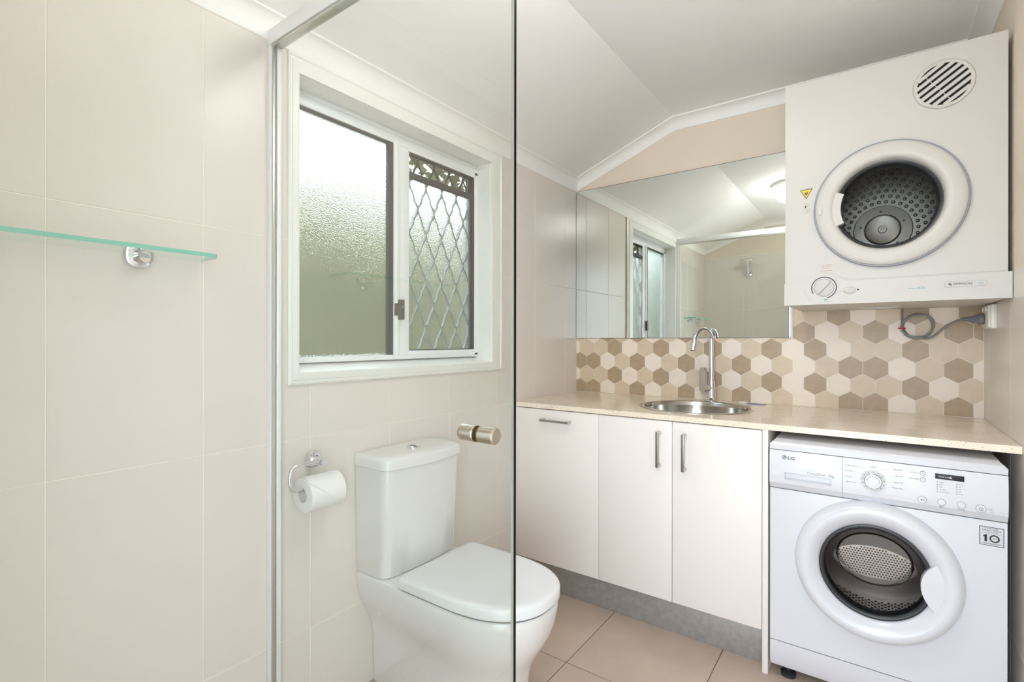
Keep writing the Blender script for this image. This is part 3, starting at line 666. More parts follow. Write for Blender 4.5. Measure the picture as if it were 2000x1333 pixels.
# cabinets
YD = 1.934
def bar_handle(parent, x0, x1, z0, z1):
    vert = (z1 - z0) > (x1 - x0)
    h = box('handle', x0, x1, YD - 0.034, YD - 0.026, z0, z1, 'handle', parent, 0.001)
    for e in (0, 1):
        if vert: zz = (z0, z1 - 0.010)[e]; box('handle_post', x0, x1, YD - 0.027, YD, zz, zz + 0.010, 'satin', h, 0.0008)
        else: xx = (x0, x1 - 0.010)[e]; box('handle_post', xx, xx + 0.010, YD - 0.027, YD, z0, z1, 'satin', h, 0.0008)
    h['label'] = 'brushed metal bar handle'
    return h
def carcass(name, x0, x1, parent):
    t = 0.016
    boxes(name, [(x0, x0 + t, YD + 0.02, YB - 0.02, 0.147, ZBU), (x1 - t, x1, YD + 0.02, YB - 0.02, 0.147, ZBU), (x0 + t, x1 - t, YD + 0.02, YB - 0.02, 0.147, 0.163), (x0 + t, x1 - t, YB - 0.03, YB - 0.02, 0.163, ZBU)], 'lam', parent)
ca = thing('bin_cabinet', 'white cabinet with a horizontal handle, next to the toilet', 'cabinet', (-1.18, 2.24, 0.147), 'white base cabinets')
carcass('carcass', XL + 0.002, -0.964, ca)
box('filler_strip', XL + 0.002, -1.3885, YD, YD + 0.018, 0.148, 0.8535, 'lam', ca, 0.0008)
d1 = box('door', -1.3865, -0.9640, YD, YD + 0.018, 0.148, 0.8520, 'lam', ca, 0.001); bar_handle(d1, -1.246, -1.099, 0.802, 0.811)
cb = thing('sink_cabinet', 'white cabinet with two doors under the sink', 'cabinet', (-0.645, 2.24, 0.147), 'white base cabinets')
carcass('carcass', -0.9625, -0.3275, cb)
d2 = box('door', -0.9620, -0.6480, YD, YD + 0.018, 0.148, 0.8520, 'lam', cb, 0.001); bar_handle(d2, -0.7025, -0.692, 0.672, 0.811)
d3 = box('door', -0.6455, -0.3285, YD, YD + 0.018, 0.148, 0.8520, 'lam', cb, 0.001); bar_handle(d3, -0.6025, -0.592, 0.670, 0.811)
tag(box('end_panel', -0.3265, -0.3080, YF + 0.003, YB - 0.006, 0.0, ZBU, 'lam', None, 0.001), 'narrow white upright panel between cabinets and washing machine', 'panel')
tag(box('kickboard', XL + 0.002, -0.3270, 1.989, 2.003, 0.0, 0.146, 'kick', None, 0.0008), 'brushed grey kickboard under the white cabinets', 'kickboard')
# ================================================================ washing machine
wm = thing('washing_machine', 'white front-loading washing machine under the benchtop', 'washing machine', (0, 2.2, 0))
WX0, WX1, WYF, WYB = -0.2995, 0.2965, 1.922, 2.50
DC = (-0.007, 0.449)
bm = bmesh.new()
add_holed(bm, WX0, WX1, 0.137, 0.66, DC[0], DC[1], 0.165, lambda u, v, s: (u, WYF + (0.02 if s == 0 else 0), v))
for b in ((WX0, WX0 + 0.015, WYF + 0.02, WYB, 0.137, 0.79), (WX1 - 0.015, WX1, WYF + 0.02, WYB, 0.137, 0.79), (WX0 + 0.015, WX1 - 0.015, WYB - 0.015, WYB, 0.137, 0.79), (WX0, WX1, WYF + 0.01, WYF + 0.03, 0.655, 0.79)): add_box(bm, *b)
finish('body', bm, 'wwhite', wm, 30)
prism_yz('plinth', [(WYF, 0.134), (WYF, 0.072), (WYF + 0.012, 0.045), (WYB, 0.045), (WYB, 0.134)], WX0, WX1, 'wwhite', wm, 30)
for x in (WX0 + 0.05, WX1 - 0.05):
    for y in (WYF + 0.05, WYB - 0.05): lathe('foot', [(0, 0), (0.024, 0), (0.024, 0.012), (0.010, 0.018), (0.010, 0.046), (0, 0.046)], (x, y, 0), (0, 0, 1), 'dark', wm, 20)
# worktop lid
bm = bmesh.new()
prof = [(WYF + 0.02, 0.7965), (1.913, 0.7965), (1.912, 0.813), (1.917, 0.820), (1.935, 0.828), (1.955, 0.8305), (WYB, 0.8305), (WYB, 0.7965)]
def lidx(s, p): return (WX0 + (0.0 if p[1] < 0.815 else 0.006 if p[1] < 0.825 else 0.014)) if s == 0 else (WX1 - (0.0 if p[1] < 0.815 else 0.006 if p[1] < 0.825 else 0.014))
add_prism(bm, prof, lambda p, s: (lidx(s, p), p[0], p[1])); finish('worktop', bm, 'wwhite', wm, 30)
fp = [(1.925, 0.7945), (1.9115, 0.7945), (1.9075, 0.76), (1.9065, 0.70), (1.9085, 0.683), (1.9205, 0.664), (1.925, 0.6615)]
# drawer with recessed pull
dw = link('detergent_drawer', None, wm, (-0.195, 1.915, 0.72))
def strip(name, x0, x1, poly, parent, mt='wwhite'): return prism_yz(name, poly, x0, x1, mt, parent, 25)
strip('drawer_front', WX0, -0.253, fp, dw); strip('drawer_front', -0.118, -0.0895, fp, dw)
strip('drawer_front', -0.253, -0.118, [(1.925, 0.7945), (1.9115, 0.7945), (1.9075, 0.76), (1.9070, 0.722), (1.925, 0.722)], dw)
strip('drawer_front', -0.253, -0.118, [(1.925, 0.703), (1.9066, 0.698), (1.9085, 0.683), (1.9205, 0.664), (1.925, 0.6615)], dw)
box('pull_recess', -0.253, -0.118, 1.9215, 1.926, 0.70, 0.724, 'wwhite', dw)
cp = strip('control_panel', -0.0885, WX1, fp, wm)
YP = 1.9064
def lab(s, x, z, size, mt='inkg', al='CENTER', name='lettering', parent=None, sx=1.0): return text(name, s, x, z, YP, size, mt, parent or cp, al, sx)
# maker's badge
bd = link('badge', None, dw, (-0.253, YP, 0.772))
ring_xz('badge_ring', (-0.2545, 0.7725), YP - 0.0006, YP + 0.002, 0.0, 0.0072, 'inkg', bd, n=28)
ring_xz('badge_arc', (-0.2545, 0.7725), YP - 0.0009, YP, 0.0048, 0.0058, 'silver', bd, PI * 0.5, 2 * PI, 20)
boxes('badge_stroke', [(-0.2548, -0.2540, YP - 0.0009, YP, 0.7695, 0.7755), (-0.2540, -0.2515, YP - 0.0009, YP, 0.7695, 0.7703)], 'silver', bd)
cyl('badge_dot', (-0.2572, YP, 0.7745), (0, -1, 0), 0.0008, 0, 0.0009, 'silver', bd, 0.0001, 8)
lab('LG', -0.2445, 0.7715, 0.0155, 'ink', 'LEFT', 'badge_lettering', dw, 1.15)
lab('DirectDrive', -0.186, 0.7225 + 0.0065, 0.0105, 'inkg', 'LEFT', 'badge_lettering', dw)
lab('7kg', -0.128, 0.7295, 0.0125, 'inkg', 'LEFT', 'badge_lettering', dw)
lab('INVERTER', -0.186, 0.7385, 0.0042, 'wgrey', 'LEFT', 'badge_lettering', dw, 1.4)
# dial
dc = (-0.008, 0.7325)
dl = link('programme_dial', None, wm, (dc[0], YP, dc[1]))
ring_xz('dial_surround', dc, YP - 0.0008, YP + 0.004, 0.0, 0.0335, 'wgrey', dl)
lathe('dial_ring', [(0.0225, 0), (0.0225, 0.006), (0.0205, 0.0075), (0.0175, 0.0075), (0.0175, 0)], (dc[0], YP - 0.0008, dc[1]), (0, -1, 0), 'steel', dl)
lathe('dial_knob', [(0.0172, 0), (0.0170, 0.014), (0.0150, 0.017), (0, 0.018)], (dc[0], YP - 0.0008, dc[1]), (0, -1, 0), 'wwhite', dl)
bm = bmesh.new()
for k in range(11):
    t = PI * (1.25 - 1.5 * k / 10); 
    if k == 10: t = -PI * 0.25
    r0, r1 = 0.026, 0.030; c, s = math.cos(t), math.sin(t); wdt = 0.0006
    Q = [bm.verts.new((dc[0] + r * c - q * s * wdt, YP - 0.0011, dc[1] + r * s + q * c * wdt)) for r, q in ((r0, -1), (r1, -1), (r1, 1), (r0, 1))]; bm.faces.new(Q)
o = finish('dial_marks', bm, 'ink', dl)
for s, x, z, al in (('Cotton Quick', -0.082, 0.7725, 'LEFT'), ('Synthetic', -0.082, 0.755, 'LEFT'), ('Delicate', -0.082, 0.737, 'LEFT'), ('Baby Care', -0.078, 0.7205, 'LEFT'), ('Cotton', -0.008, 0.776, 'CENTER'), ('Wool/Silk', 0.066, 0.776, 'RIGHT'), ('Blanket', 0.066, 0.757, 'RIGHT'), ('Quick 30', 0.066, 0.737, 'RIGHT'), ('Rinse+Spin', 0.066, 0.7205, 'RIGHT')):
    lab(s, x, z, 0.0062, 'inkg', al)
for x0, z0, x1, z1 in ((-0.046, 0.7725, -0.028, 0.766), (-0.056, 0.755, -0.04, 0.752), (-0.057, 0.737, -0.043, 0.736), (-0.048, 0.7205, -0.038, 0.7205), (0.012, 0.768, 0.038, 0.776), (0.028, 0.750, 0.044, 0.757), (0.027, 0.735, 0.04, 0.737), (0.018, 0.714, 0.034, 0.7205)):
    bm = bmesh.new(); d = Vector((x1 - x0, 0, z1 - z0)).normalized(); n = Vector((-d.z, 0, d.x)) * 0.00018
    bm.faces.new([bm.verts.new(Vector((x, YP - 0.0001, z)) + n * q) for x, z, q in ((x0, z0, -1), (x1, z1, -1), (x1, z1, 1), (x0, z0, 1))])
    finish('leader_line', bm, 'inkg', cp)
def button(name, x, z, r, mt='wwhite'):
    b = link(name, None, wm, (x, YP, z))
    ring_xz('button_gap', (x, z), YP - 0.0004, YP + 0.003, r, r + 0.0008, 'inkg', b, n=32)
    lathe('button_cap', [(r, 0), (r, 0.0012), (r - 0.001, 0.002), (0, 0.0022)], (x, YP - 0.0002, z), (0, -1, 0), mt, b, 32); return b
for x, z, t in ((0.112, 0.775, 'Intensive'), (0.112, 0.7565, 'Pre Wash')):
    b = button('option_button', x, z, 0.0058); cyl('button_dot', (x, YP - 0.002, z), (0, -1, 0), 0.0009, 0, 0.0006, 'ink', b, 0.0001, 10); lab(t, x - 0.009, z, 0.0055, 'inkg', 'RIGHT')
b = button('start_button', 0.111, 0.6965, 0.0098)
prism_xz('play_mark', [(0.1075, 0.6995), (0.1075, 0.6935), (0.1112, 0.6965)], YP - 0.0027, YP - 0.002, 'ink', b)
boxes('pause_mark', [(0.1125, 0.1133, YP - 0.0027, YP - 0.002, 0.6937, 0.6993), (0.1147, 0.1155, YP - 0.0027, YP - 0.002, 0.6937, 0.6993)], 'ink', b)
for x, t in ((0.155, 'Spin'), (0.1985, 'Temp.')):
    button('option_button', x, 0.6975, 0.0088); lab(t, x, 0.6840, 0.0075)
b = button('power_button', 0.240, 0.6955, 0.0105)
ring_xz('power_mark', (0.240, 0.694), YP - 0.0028, YP - 0.002, 0.0037, 0.0046, 'ink', b, n=24); box('power_mark', 0.2397, 0.2403, YP - 0.0028, YP - 0.002, 0.692, 0.696, 'ink', b)
ring_xz('eco_mark', (0.260, 0.6965), YP - 0.0002, YP + 0.001, 0.0026, 0.0032, 'inkg', cp, n=20); lab('6 Motion', 0.262, 0.6895, 0.003)
ds = box('display', 0.1405, 0.2045, YP - 0.0006, YP + 0.003, 0.7645, 0.7795, 'ink', wm, 0.0004)
text('lettering', 'Child Lock', 0.1475, 0.772, YP - 0.0009, 0.0062, 'silver', ds, 'LEFT')
prism_xz('lock_mark', [(0.1715, 0.7695), (0.1785, 0.7695), (0.175, 0.775)], YP - 0.0011, YP - 0.0005, 'silver', ds)
for x, zz, tt in ((0.145, 0.7545, ('1000', '800', '400', 'No Spin', 'Rinse Hold')), (0.1885, 0.7545, ('95\u00b0C', '60', '40', '30', 'Cold'))):
    for k, t in enumerate(tt):
        z = zz - 0.0068 * k; cyl('indicator_light', (x, YP, z), (0, -1, 0), 0.0011, -0.001, 0.0004, 'ink', cp, 0.0001, 10); lab(t, x + 0.0045, z, 0.0048, 'inkg', 'LEFT')
# door
def dlathe(name, prof, mt, parent, c=DC, seg=72, **k): return lathe(name, prof, (c[0], 0, c[1]), (0, 1, 0), mt, parent, seg, **k)
dd = link('door', None, wm, (DC[0], 1.89, DC[1]))
dlathe('door_ring', [(0.216, 1.9225), (0.2155, 1.912), (0.213, 1.900), (0.207, 1.889), (0.198, 1.882), (0.188, 1.880), (0.176, 1.882), (0.163, 1.889), (0.151, 1.900), (0.1445, 1.908), (0.1445, 1.93)], 'wwhite', dd, smooth=60)
dlathe('porthole_seal', [(0.1450, 1.905), (0.141, 1.903), (0.135, 1.905), (0.131, 1.912), (0.131, 1.945)], 'dark', dd, smooth=60)
# glass bowl: loft from circle to a lower oval
def oval(y, rx, rz, oz=0, ox=0, n=64): return [(DC[0] + ox + rx * math.cos(2 * PI * k / n), y, DC[1] + oz + rz * math.sin(2 * PI * k / n)) for k in range(n)]
loft('glass_bowl', [oval(1.914, .131, .131), oval(1.909, .126, .126), oval(1.915, .121, .121), oval(1.945, .116, .112), oval(1.975, .110, .100, .004), oval(2.0, .104, .088, .006), oval(2.008, .098, .080, .006)], 'bowl', dd, 60, cap=False)
bm = bmesh.new(); V = [bm.verts.new(p) for p in oval(2.008, .098, .080, .006)]; bm.faces.new(V); finish('bowl_floor', bm, MT['dglass'], dd)
loft('bowl_rim', [oval(2.004, .103, .085, .006), oval(2.0, .100, .082, .006), oval(2.004, .097, .079, .006)], 'steel', dd, 60, cap=False)
# handle crescent on the right of the porthole
bc, brad = (0.193, 0.444), 0.086
rin = 0.172
dcc = bc[0] - DC[0]; a0 = math.acos((rin ** 2 + dcc ** 2 - brad ** 2) / (2 * rin * dcc)); b0 = math.acos((brad ** 2 + dcc ** 2 - rin ** 2) / (2 * brad * dcc))
outl = [(DC[0] + rin * math.cos(-a0 + 2 * a0 * k / 16), bc[1] + rin * math.sin(-a0 + 2 * a0 * k / 16)) for k in range(17)]
inn = [(bc[0] - brad * math.cos(b0 - 2 * b0 * k / 16), bc[1] + brad * math.sin(b0 - 2 * b0 * k / 16)) for k in range(1, 16)]
bm = bmesh.new()
P = outl + inn
A = [bm.verts.new((x, 1.8865 + 0.006 * max(0, (0.16 - x) / 0.05), z)) for x, z in P]; B = [bm.verts.new((x, 1.918, z)) for x, z in P]
bm.faces.new(A); bm.faces.new(B)
for k in range(len(P)): bm.faces.new((A[k], A[(k + 1) % len(P)], B[(k + 1) % len(P)], B[k]))
bmesh.ops.triangulate(bm, faces=[f for f in bm.faces if len(f.verts) > 4])
hd = finish('door_handle', bm, 'wwhite', dd, 30)
# drum behind the bowl
du = link('drum', None, wm, (DC[0], 2.1, DC[1]))
dlathe('drum_shell', [(0.165, 1.945), (0.235, 1.96), (0.24, 1.97), (0.24, 2.30)], 'sdrum', du, smooth=30)
bm = bmesh.new(); V = [bm.verts.new(p) for p in oval(2.30, .241, .241)]; bm.faces.new(V); finish('drum_back', bm, 'sdrum', du)
bm = bmesh.new(); V = [bm.verts.new(p) for p in oval(2.030, .113, .052, -.014)]; bm.faces.new(V); plate = finish('dimpled_plate', bm, 'pdrum', du)
bm = bmesh.new()
for r in range(13):
    for k in range(27):
        x = -0.108 + 0.0083 * k + (0.00415 if r % 2 else 0); z = -0.050 + 0.0078 * r
        if (x / 0.106) ** 2 + (z / 0.047) ** 2 < 1: add_lathe(bm, [(0.0029, 0), (0.0021, 0.0016), (0, 0.0022)], (DC[0] + x, 2.030, DC[1] - 0.014 + z), (0, -1, 0), 8)
tag(finish('plate_dimples', bm, 'ddim', plate, 60), kind='stuff')
bm = bmesh.new()
for k in range(70):
    for j in range(12):
        t = PI * 1.05 + PI * 0.9 * k / 69; y = 1.985 + 0.024 * j + (0.012 if k % 2 else 0)
        d = Vector((math.cos(t), 0, math.sin(t))); add_lathe(bm, [(0.0045, 0), (0.003, 0.0025), (0, 0.0035)], Vector((DC[0], y, DC[1])) + d * 0.24, -d, 6)
tag(finish('drum_dimples', bm, 'sdrum', du, 60), kind='stuff')
# warranty sticker
st = box('sticker', 0.2385, 0.2895, WYF - 0.0008, WYF, 0.5905, 0.6435, 'ink', wm)
box('sticker_field', 0.2400, 0.2880, WYF - 0.0011, WYF - 0.0006, 0.5920, 0.6420, 'silver', st)
YS = WYF - 0.0013
def slab(s, x, z, size, sx=1.0, mt='ink'): text('lettering', s, x, z, YS, size, mt, st, 'CENTER', sx)
slab('INVERTER', 0.264, 0.6388, 0.0044, 1.5); slab('Direct Drive', 0.264, 0.6335, 0.0078); slab('MOTOR', 0.264, 0.6278, 0.0036, 2.0)
prism_xz('sticker_one', [(0.2490, 0.6015), (0.2545, 0.6015), (0.2545, 0.6215), (0.2510, 0.6215), (0.2465, 0.6185), (0.2465, 0.6145), (0.2490, 0.6160)], YS - 0.0003, YS + 0.0003, 'ink', st); ring_xz('sticker_zero', (0.270, 0.6115), YS - 0.0003, YS + 0.0003, 0.0072, 0.0108, 'ink', st, n=32); slab('YEAR', 0.270, 0.6115, 0.0046); slab('WARRANTY', 0.264, 0.5962, 0.0050, 1.4)
box('sticker_rule', 0.242, 0.286, YS, YS + 0.0004, 0.6245, 0.6249, 'ink', st)
# ================================================================ dryer
dy_ = thing('clothes_dryer', 'white wall-mounted tumble dryer above the benchtop', 'dryer', (0.024, 2.3, 1.297))
X0, X1, YDF, YDB = -0.2725, 0.3185, 2.06, YB - 0.006
QC = (0.027, 1.6225)
bm = bmesh.new()
add_holed(bm, X0, X1, 1.374, 2.097, QC[0], QC[1], 0.165, lambda u, v, s: (u, YDF + (0.018 if s == 0 else 0), v))
for b in ((X0, X0 + 0.012, YDF + 0.018, YDB, 1.30, 2.097), (X1 - 0.012, X1, YDF + 0.018, YDB, 1.30, 2.097), (X0 + 0.012, X1 - 0.012, YDB - 0.012, YDB, 1.30, 2.097), (X0 + 0.012, X1 - 0.012, YDF + 0.018, YDB - 0.012, 2.085, 2.097)): add_box(bm, *b)
finish('body', bm, 'white', dy_, 30)
box('underside', X0 + 0.003, X1 - 0.003, YDF + 0.01, YDB, 1.2975, 1.303, 'white', dy_)
# fascia with the hump round the knob
KC = (-0.150, 1.3545)
pts = [(X0 - 0.001, 1.2965), (0.3262, 1.2965), (0.3262, 1.3755), (-0.080, 1.3745)]
pts += [(-0.092, 1.377), (-0.100, 1.385)] + [(KC[0] + 0.055 * math.cos(t), 1.349 + 0.055 * math.sin(t)) for t in [PI * (0.28 + 0.44 * k / 10) for k in range(11)]] + [(-0.200, 1.3765), (-0.212, 1.3745), (X0 - 0.001, 1.3745)]
fa = prism_xz('fascia', pts, YDF - 0.012, YDF + 0.02, 'white', dy_)
YQ = YDF - 0.0121
kb = link('timer_knob', None, dy_, (KC[0], YQ, KC[1]))
ring_xz('scale_arc', KC, YQ - 0.0003, YQ + 0.0005, 0.0355, 0.0385, 'ink', kb, -PI * 0.42, PI * 1.17, 60)
ring_xz('knob_gap', KC, YQ - 0.0004, YQ + 0.0005, 0.0300, 0.0308, 'inkg', kb)
lathe('knob_disc', [(0.030, 0), (0.0295, 0.003), (0.028, 0.004), (0, 0.0045)], (KC[0], YQ, KC[1]), (0, -1, 0), 'white', kb)
bm = bmesh.new(); d = Vector((math.cos(0.85), 0, math.sin(0.85))); n = Vector((-d.z, 0, d.x)); base = Vector((KC[0], YQ - 0.004, KC[1]))
P4 = [base + d * s * 0.027 + n * q * 0.0035 for s, q in ((-1, -1), (1, -1), (1, 1), (-1, 1))]; T4 = [base + Vector((0, -0.010, 0)) + d * s * 0.025 + n * q * 0.0022 for s, q in ((-1, -1), (1, -1), (1, 1), (-1, 1))]
A = [bm.verts.new(p) for p in P4]; B = [bm.verts.new(p) for p in T4]; bm.faces.new(A); bm.faces.new(B)
for k in range(4): bm.faces.new((A[k], A[(k + 1) % 4], B[(k + 1) % 4], B[k]))
finish('knob_grip', bm, 'white', kb)
for t in (0.5, 0.22, -0.16, 0.82, 1.12): cyl('scale_tick', (KC[0] + 0.0425 * math.cos(t * PI), YQ, KC[1] + 0.0425 * math.sin(t * PI)), (0, -1, 0), 0.0009, -0.0005, 0.0003, 'inkg', kb, 0.0001, 8)
ring_xz('outer_arc', (KC[0] - 0.004, KC[1]), YQ - 0.0002, YQ + 0.0004, 0.0545, 0.0552, 'inkg', kb, PI * 1.02, PI * 1.30, 20)
box('teal_mark', -0.149, -0.139, YQ - 0.0003, YQ + 0.0003, 1.3105, 1.3140, 'inkt', kb); text('lettering', 'Max Heat', -0.142, 1.3065, YQ - 0.0001, 0.0048, 'inkg', kb)
bt = lathe('heat_button', [(0.019, 0), (0.018, 0.003), (0.012, 0.006), (0, 0.007)], (-0.075, YQ, 1.342), (0, -1, 0), 'white', dy_, 40, su=0.68)
ring_xz('heat_mark', (-0.101, 1.3395), YQ - 0.0003, YQ + 0.0003, 0.0024, 0.0030, 'inkg', fa, n=20); ring_xz('heat_mark', (-0.051, 1.3425), YQ - 0.0003, YQ + 0.0003, 0.0, 0.0028, 'ink', fa, n=20)
text('lettering', 'EZI', 0.117, 1.338, YQ - 0.0001, 0.010, 'inkt', fa, 'CENTER', 1.5)
box('print_rule', 0.082, 0.103, YQ - 0.0002, YQ + 0.0003, 1.3365, 1.3380, 'inkt', fa)
# maker's plate
pz, px0, px1, pr = 1.3445, 0.181, 0.262, 0.0085
pill = [(px1 + pr * math.cos(t), pz + pr * math.sin(t)) for t in [-PI / 2 + PI * k / 12 for k in range(13)]] + [(px0 + pr * math.cos(t), pz + pr * math.sin(t)) for t in [PI / 2 + PI * k / 12 for k in range(13)]]
pill2 = [(x + (0.0006 if x > 0.22 else -0.0006), pz + (z - pz) * 1.08) for x, z in pill]
mp = prism_xz('maker_plate', pill2, YQ - 0.0006, YQ + 0.0005, 'inkg', fa); prism_xz('maker_plate', pill, YQ - 0.0009, YQ - 0.0004, 'white', fa)
text('lettering', 'SIMPSON', 0.2155, pz + 0.0003, YQ - 0.0011, 0.0098, 'ink', fa, 'CENTER', 1.12)
prism_xz('maker_mark', [(0.182, 1.3478), (0.1872, 1.3478), (0.1872, 1.3460), (0.1845, 1.3440), (0.182, 1.3440)], YQ - 0.0012, YQ - 0.0008, 'ink', fa)
prism_xz('maker_mark', [(0.1895, 1.3415), (0.1843, 1.3415), (0.1843, 1.3430), (0.1870, 1.3452), (0.1895, 1.3452)], YQ - 0.0012, YQ - 0.0008, 'ink', fa)
ring_xz('capacity_ring', (0.258, pz + 0.0005), YQ - 0.0012, YQ - 0.0008, 0.0058, 0.0064, 'inkt', fa, 0.6, 5.6, 24); text('lettering', '4kg', 0.258, pz + 0.0005, YQ - 0.0011, 0.0058, 'inkt', fa)
# stickers on the front
YE = YDF - 0.0003
ws = prism_xz('warning_sticker', [(-0.2245, 1.7105), (-0.1855, 1.7125), (-0.2055, 1.6765)], YE, YE + 0.0004, 'ink', dy_)
prism_xz('warning_field', [(-0.2212, 1.7085), (-0.1890, 1.7102), (-0.2055, 1.6805)], YE - 0.0002, YE + 0.0002, 'yellow', ws)
prism_xz('warning_flame', [(-0.2055, 1.6900), (-0.2095, 1.6945), (-0.2100, 1.7000), (-0.2075, 1.7040), (-0.2072, 1.6985), (-0.2052, 1.6965), (-0.2038, 1.6990), (-0.2030, 1.7045), (-0.2008, 1.7005), (-0.2012, 1.6945)], YE - 0.0004, YE, 'ink', ws)
text('lettering', 'WARNING FIRE RISK', -0.205, 1.7145, YE, 0.0040, 'inkg', ws)
ns = link('notice_sticker', None, dy_, (-0.203, YE, 1.645))
text('lettering', 'CLEAN', -0.204, 1.6595, YE, 0.0048, 'inkg', ns); text('lettering', 'LINT', -0.204, 1.6275, YE, 0.0048, 'inkg', ns)
boxes('notice_border', [(-0.213, -0.2125, YE, YE + 0.0003, 1.632, 1.655), (-0.1955, -0.195, YE, YE + 0.0003, 1.632, 1.655), (-0.213, -0.195, YE, YE + 0.0003, 1.632, 1.6325), (-0.213, -0.195, YE, YE + 0.0003, 1.6545, 1.655)], 'inkg', ns)
prism_xz('notice_mark', [(-0.2095, 1.6525), (-0.2045, 1.6535), (-0.2062, 1.6440), (-0.2082, 1.6440)], YE, YE + 0.0003, 'ink', ns); ring_xz('notice_mark', (-0.2015, 1.6385), YE, YE + 0.0003, 0.0024, 0.0030, 'ink', ns, n=16)
rs = link('red_notice', None, dy_, (-0.145, YE, 1.424))
for k, wd in enumerate((0.040, 0.036, 0.024, 0.034)):
    text('lettering', ('DO NOT COVER VENT', 'ALLOW TO COOL', 'CLEAN LINT', 'AFTER EACH LOAD')[k], -0.145, 1.4345 - 0.0058 * k - (0.002 if k > 2 else 0), YE, 0.0042, 'inkr', rs)
# air vent
VC = (0.171, 1.979)
vt = link('air_vent', None, dy_, (VC[0], YDF, VC[1]))
ring_xz('vent_gap', VC, YDF - 0.0006, YDF + 0.001, 0.0755, 0.0768, 'inkg', vt, n=64)
lathe('vent_ring', [(0.0755, 0.0), (0.0755, 0.002), (0.073, 0.0035), (0.066, 0.003), (0.0645, 0.0)], (VC[0], YDF, VC[1]), (0, -1, 0), 'white', vt, 64)
ring_xz('vent_shade_disc', VC, YDF - 0.0008, YDF + 0.0005, 0.0, 0.0650, 'black', vt, n=48)  # flat black disc painted in for the dark behind the slats
ua = 0.62; ud = (math.cos(ua), math.sin(ua)); un = (-ud[1], ud[0])
for k in range(-3, 4):
    o = k * 0.0182; hlf = math.sqrt(max(0, 0.0665 ** 2 - (abs(o)) ** 2))
    P = [(VC[0] + ud[0] * s + un[0] * (o + q), VC[1] + ud[1] * s + un[1] * (o + q)) for s, q in ((-hlf, -0.0052), (hlf, -0.0052), (hlf, 0.0052), (-hlf, 0.0052))]
    prism_xz('vent_slat', P, YDF - 0.0028, YDF - 0.0006, 'white', vt)
P = [(VC[0] + un[0] * s + ud[0] * q - 0.014, VC[1] + un[1] * s + ud[1] * q - 0.010) for s, q in ((-0.060, -0.0008), (0.060, -0.0008), (0.060, 0.0008), (-0.060, 0.0008))]
prism_xz('vent_rib', P, YDF - 0.002, YDF - 0.0006, 'white', vt)
# door
dq = link('door', None, dy_, (QC[0], YDF, QC[1]))
def qlathe(name, prof, mt, parent, **k): return lathe(name, prof, (QC[0], YDF, QC[1]), (0, -1, 0), mt, parent, 72, **k)
qlathe('door_seal', [(0.2085, 0.0), (0.2085, 0.010), (0.2065, 0.0125), (0.2035, 0.0125), (0.2025, 0.0)], 'gring', dq)
qlathe('door_ring', [(0.2030, 0.0), (0.2030, 0.014), (0.200, 0.0175), (0.190, 0.021), (0.168, 0.0235), (0.158, 0.022), (0.151, 0.017), (0.1465, 0.006), (0.1450, -0.02)], 'white', dq, smooth=60)
qlathe('porthole_seal', [(0.1460, -0.004), (0.137, -0.006), (0.134, -0.012), (0.131, -0.05), (0.150, -0.055)], 'dark', dq, smooth=60)
qlathe('door_glass', [(0.137, -0.008), (0.130, -0.020), (0.122, -0.045), (0.105, -0.055), (0, -0.058)], 'dglass', dq, smooth=60)
hb = link('door_handle', None, dq, (QC[0] - 0.15, YDF, QC[1]))
ring_xz('handle_lip', QC, YDF - 0.018, YDF + 0.006, 0.128, 0.156, 'white', hb, PI * 0.875, PI * 1.125, 14)
bm = bmesh.new(); slot = [(QC[0] - 0.188 + 0.0065 * math.cos(t), QC[1] + 0.003 + 0.0165 * (1 if math.sin(t) > 0 else -1) * min(1, abs(math.sin(t)) * 1.2) ) for t in [2 * PI * k / 24 for k in range(24)]]
add_prism(bm, slot, lambda p, s: (p[0], YDF - (0.0205 if s else 0.026), p[1])); finish('catch_button', bm, 'white', dq, 30)
# drum
dm = link('drum', None, dy_, (QC[0], YDF + 0.2, QC[1]))
lathe('drum_shell', [(0.160, 0.025), (0.26, 0.04), (0.26, 0.31)], (QC[0], YDF, QC[1]), (0, 1, 0), 'drum', dm, 72)
BC = (0.018, 1.592); YBK = YDF + 0.305
lathe('drum_back', [(0, 0), (0.30, 0.0)], (BC[0], YBK, BC[1]), (0, -1, 0), 'drum', dm, 72)
lathe('hub', [(0.093, 0.0), (0.090, 0.006), (0.058, 0.008), (0.054, 0.013), (0.050, 0.011), (0.014, 0.011), (0.012, 0.016), (0.006, 0.016), (0.005, 0.012), (0, 0.012)], (BC[0], YBK, BC[1]), (0, -1, 0), 'drum', dm, 64)
for k in range(5): t = 2 * PI * k / 5 + 0.4; cyl('hub_screw', (BC[0] + 0.07 * math.cos(t), YBK - 0.0075, BC[1] + 0.07 * math.sin(t)), (0, -1, 0), 0.004, -0.001, 0.0015, 'dark', dm, 0.0004, 12)
bm = bmesh.new()
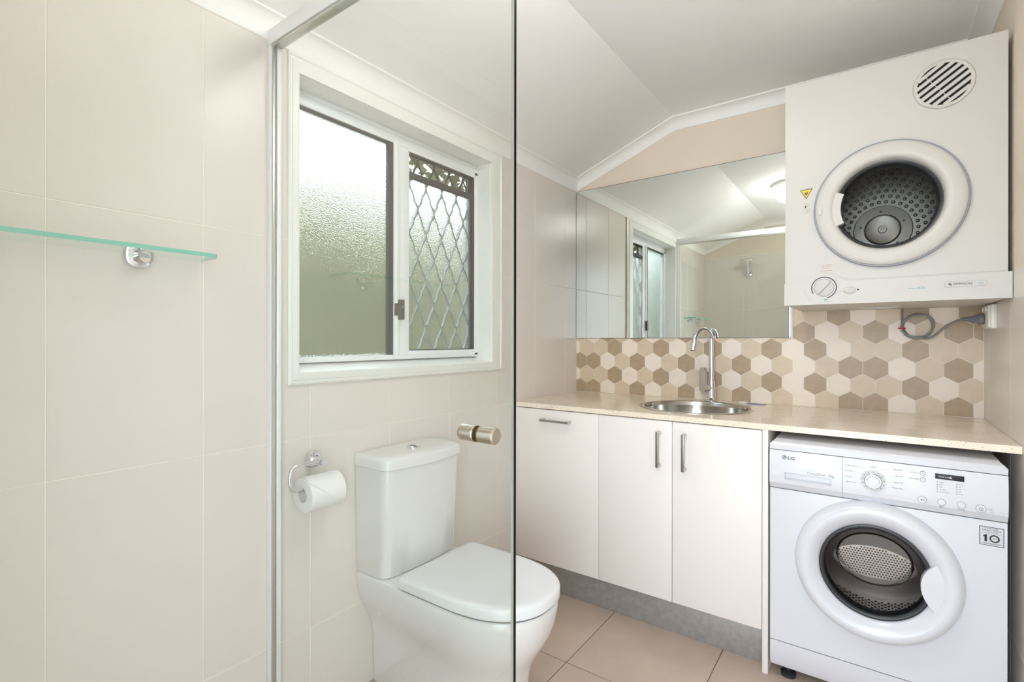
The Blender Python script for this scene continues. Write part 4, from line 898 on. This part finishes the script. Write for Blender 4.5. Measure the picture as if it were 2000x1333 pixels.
for j in range(7):
    r = 0.108 + 0.0205 * j; n = 30 + 4 * j
    for k in range(n):
        t = 2 * PI * (k + 0.5 * (j % 2)) / n; x, z = BC[0] + r * math.cos(t), BC[1] + r * math.sin(t)
        if math.hypot(x - QC[0], z - QC[1]) < 0.25: add_lathe(bm, [(0.0068, 0), (0.0058, 0.004), (0.003, 0.0058), (0, 0.006)], (x, YBK, z), (0, -1, 0), 8)
tag(finish('drum_dimples', bm, 'drum', dm, 60), kind='stuff')
# cord coiled below, plugged in at the right
pc = link('power_cord', None, dy_, (0.13, 2.50, 1.226))
cy = 2.518; path = [(0.083, cy, 1.297), (0.083, cy, 1.262), (0.0835, cy - 0.004, 1.238)]
for k in range(1, 38):
    t = PI * 0.93 + 2 * PI * k / 16 * 1.0; r = 0.047 - 0.003 * math.sin(k * 0.9); path.append((0.131 + r * 1.03 * math.cos(t), cy - 0.004 - 0.0085 * (k / 18), 1.226 + r * 0.97 * math.sin(t)))
path += [(0.155, cy - 0.022, 1.177), (0.178, cy - 0.025, 1.186), (0.203, cy - 0.035, 1.213), (0.232, cy - 0.06, 1.237), (0.258, cy - 0.10, 1.246), (0.275, 2.385, 1.247)]
tube('cable', spline(path, 5), 0.0040, 'cord', pc, 10)
ring = [(0.131 - 0.049 + 0.0105 * math.cos(t), cy - 0.010 + 0.013 * math.sin(t), 1.219) for t in [2 * PI * k / 16 for k in range(17)]]
tube('cable_tie', ring, 0.0026, 'red', pc, 6)
lathe('plug', [(0, 0), (0.0195, 0), (0.0195, 0.012), (0.015, 0.018), (0.0095, 0.034), (0.0075, 0.05), (0.0045, 0.062), (0, 0.062)], (0.3055, 2.372, 1.246), (-1, 0.12, 0), 'plug', pc, 24)
# power outlet
po = thing('power_outlet', 'white surface-mounted power outlet on the right wall', 'power outlet', (XR - 0.002, 2.355, 1.22))
box('outlet_box', 0.3125, XR - 0.002, 2.290, 2.420, 1.211, 1.292, 'plastic', po, 0.002)
box('outlet_plate', 0.3055, 0.3125, 2.293, 2.417, 1.214, 1.289, 'plastic', po, 0.002)
for y in (2.335, 2.385): box('rocker_switch', 0.3025, 0.3056, y - 0.005, y + 0.005, 1.272, 1.283, 'plastic', po, 0.001)
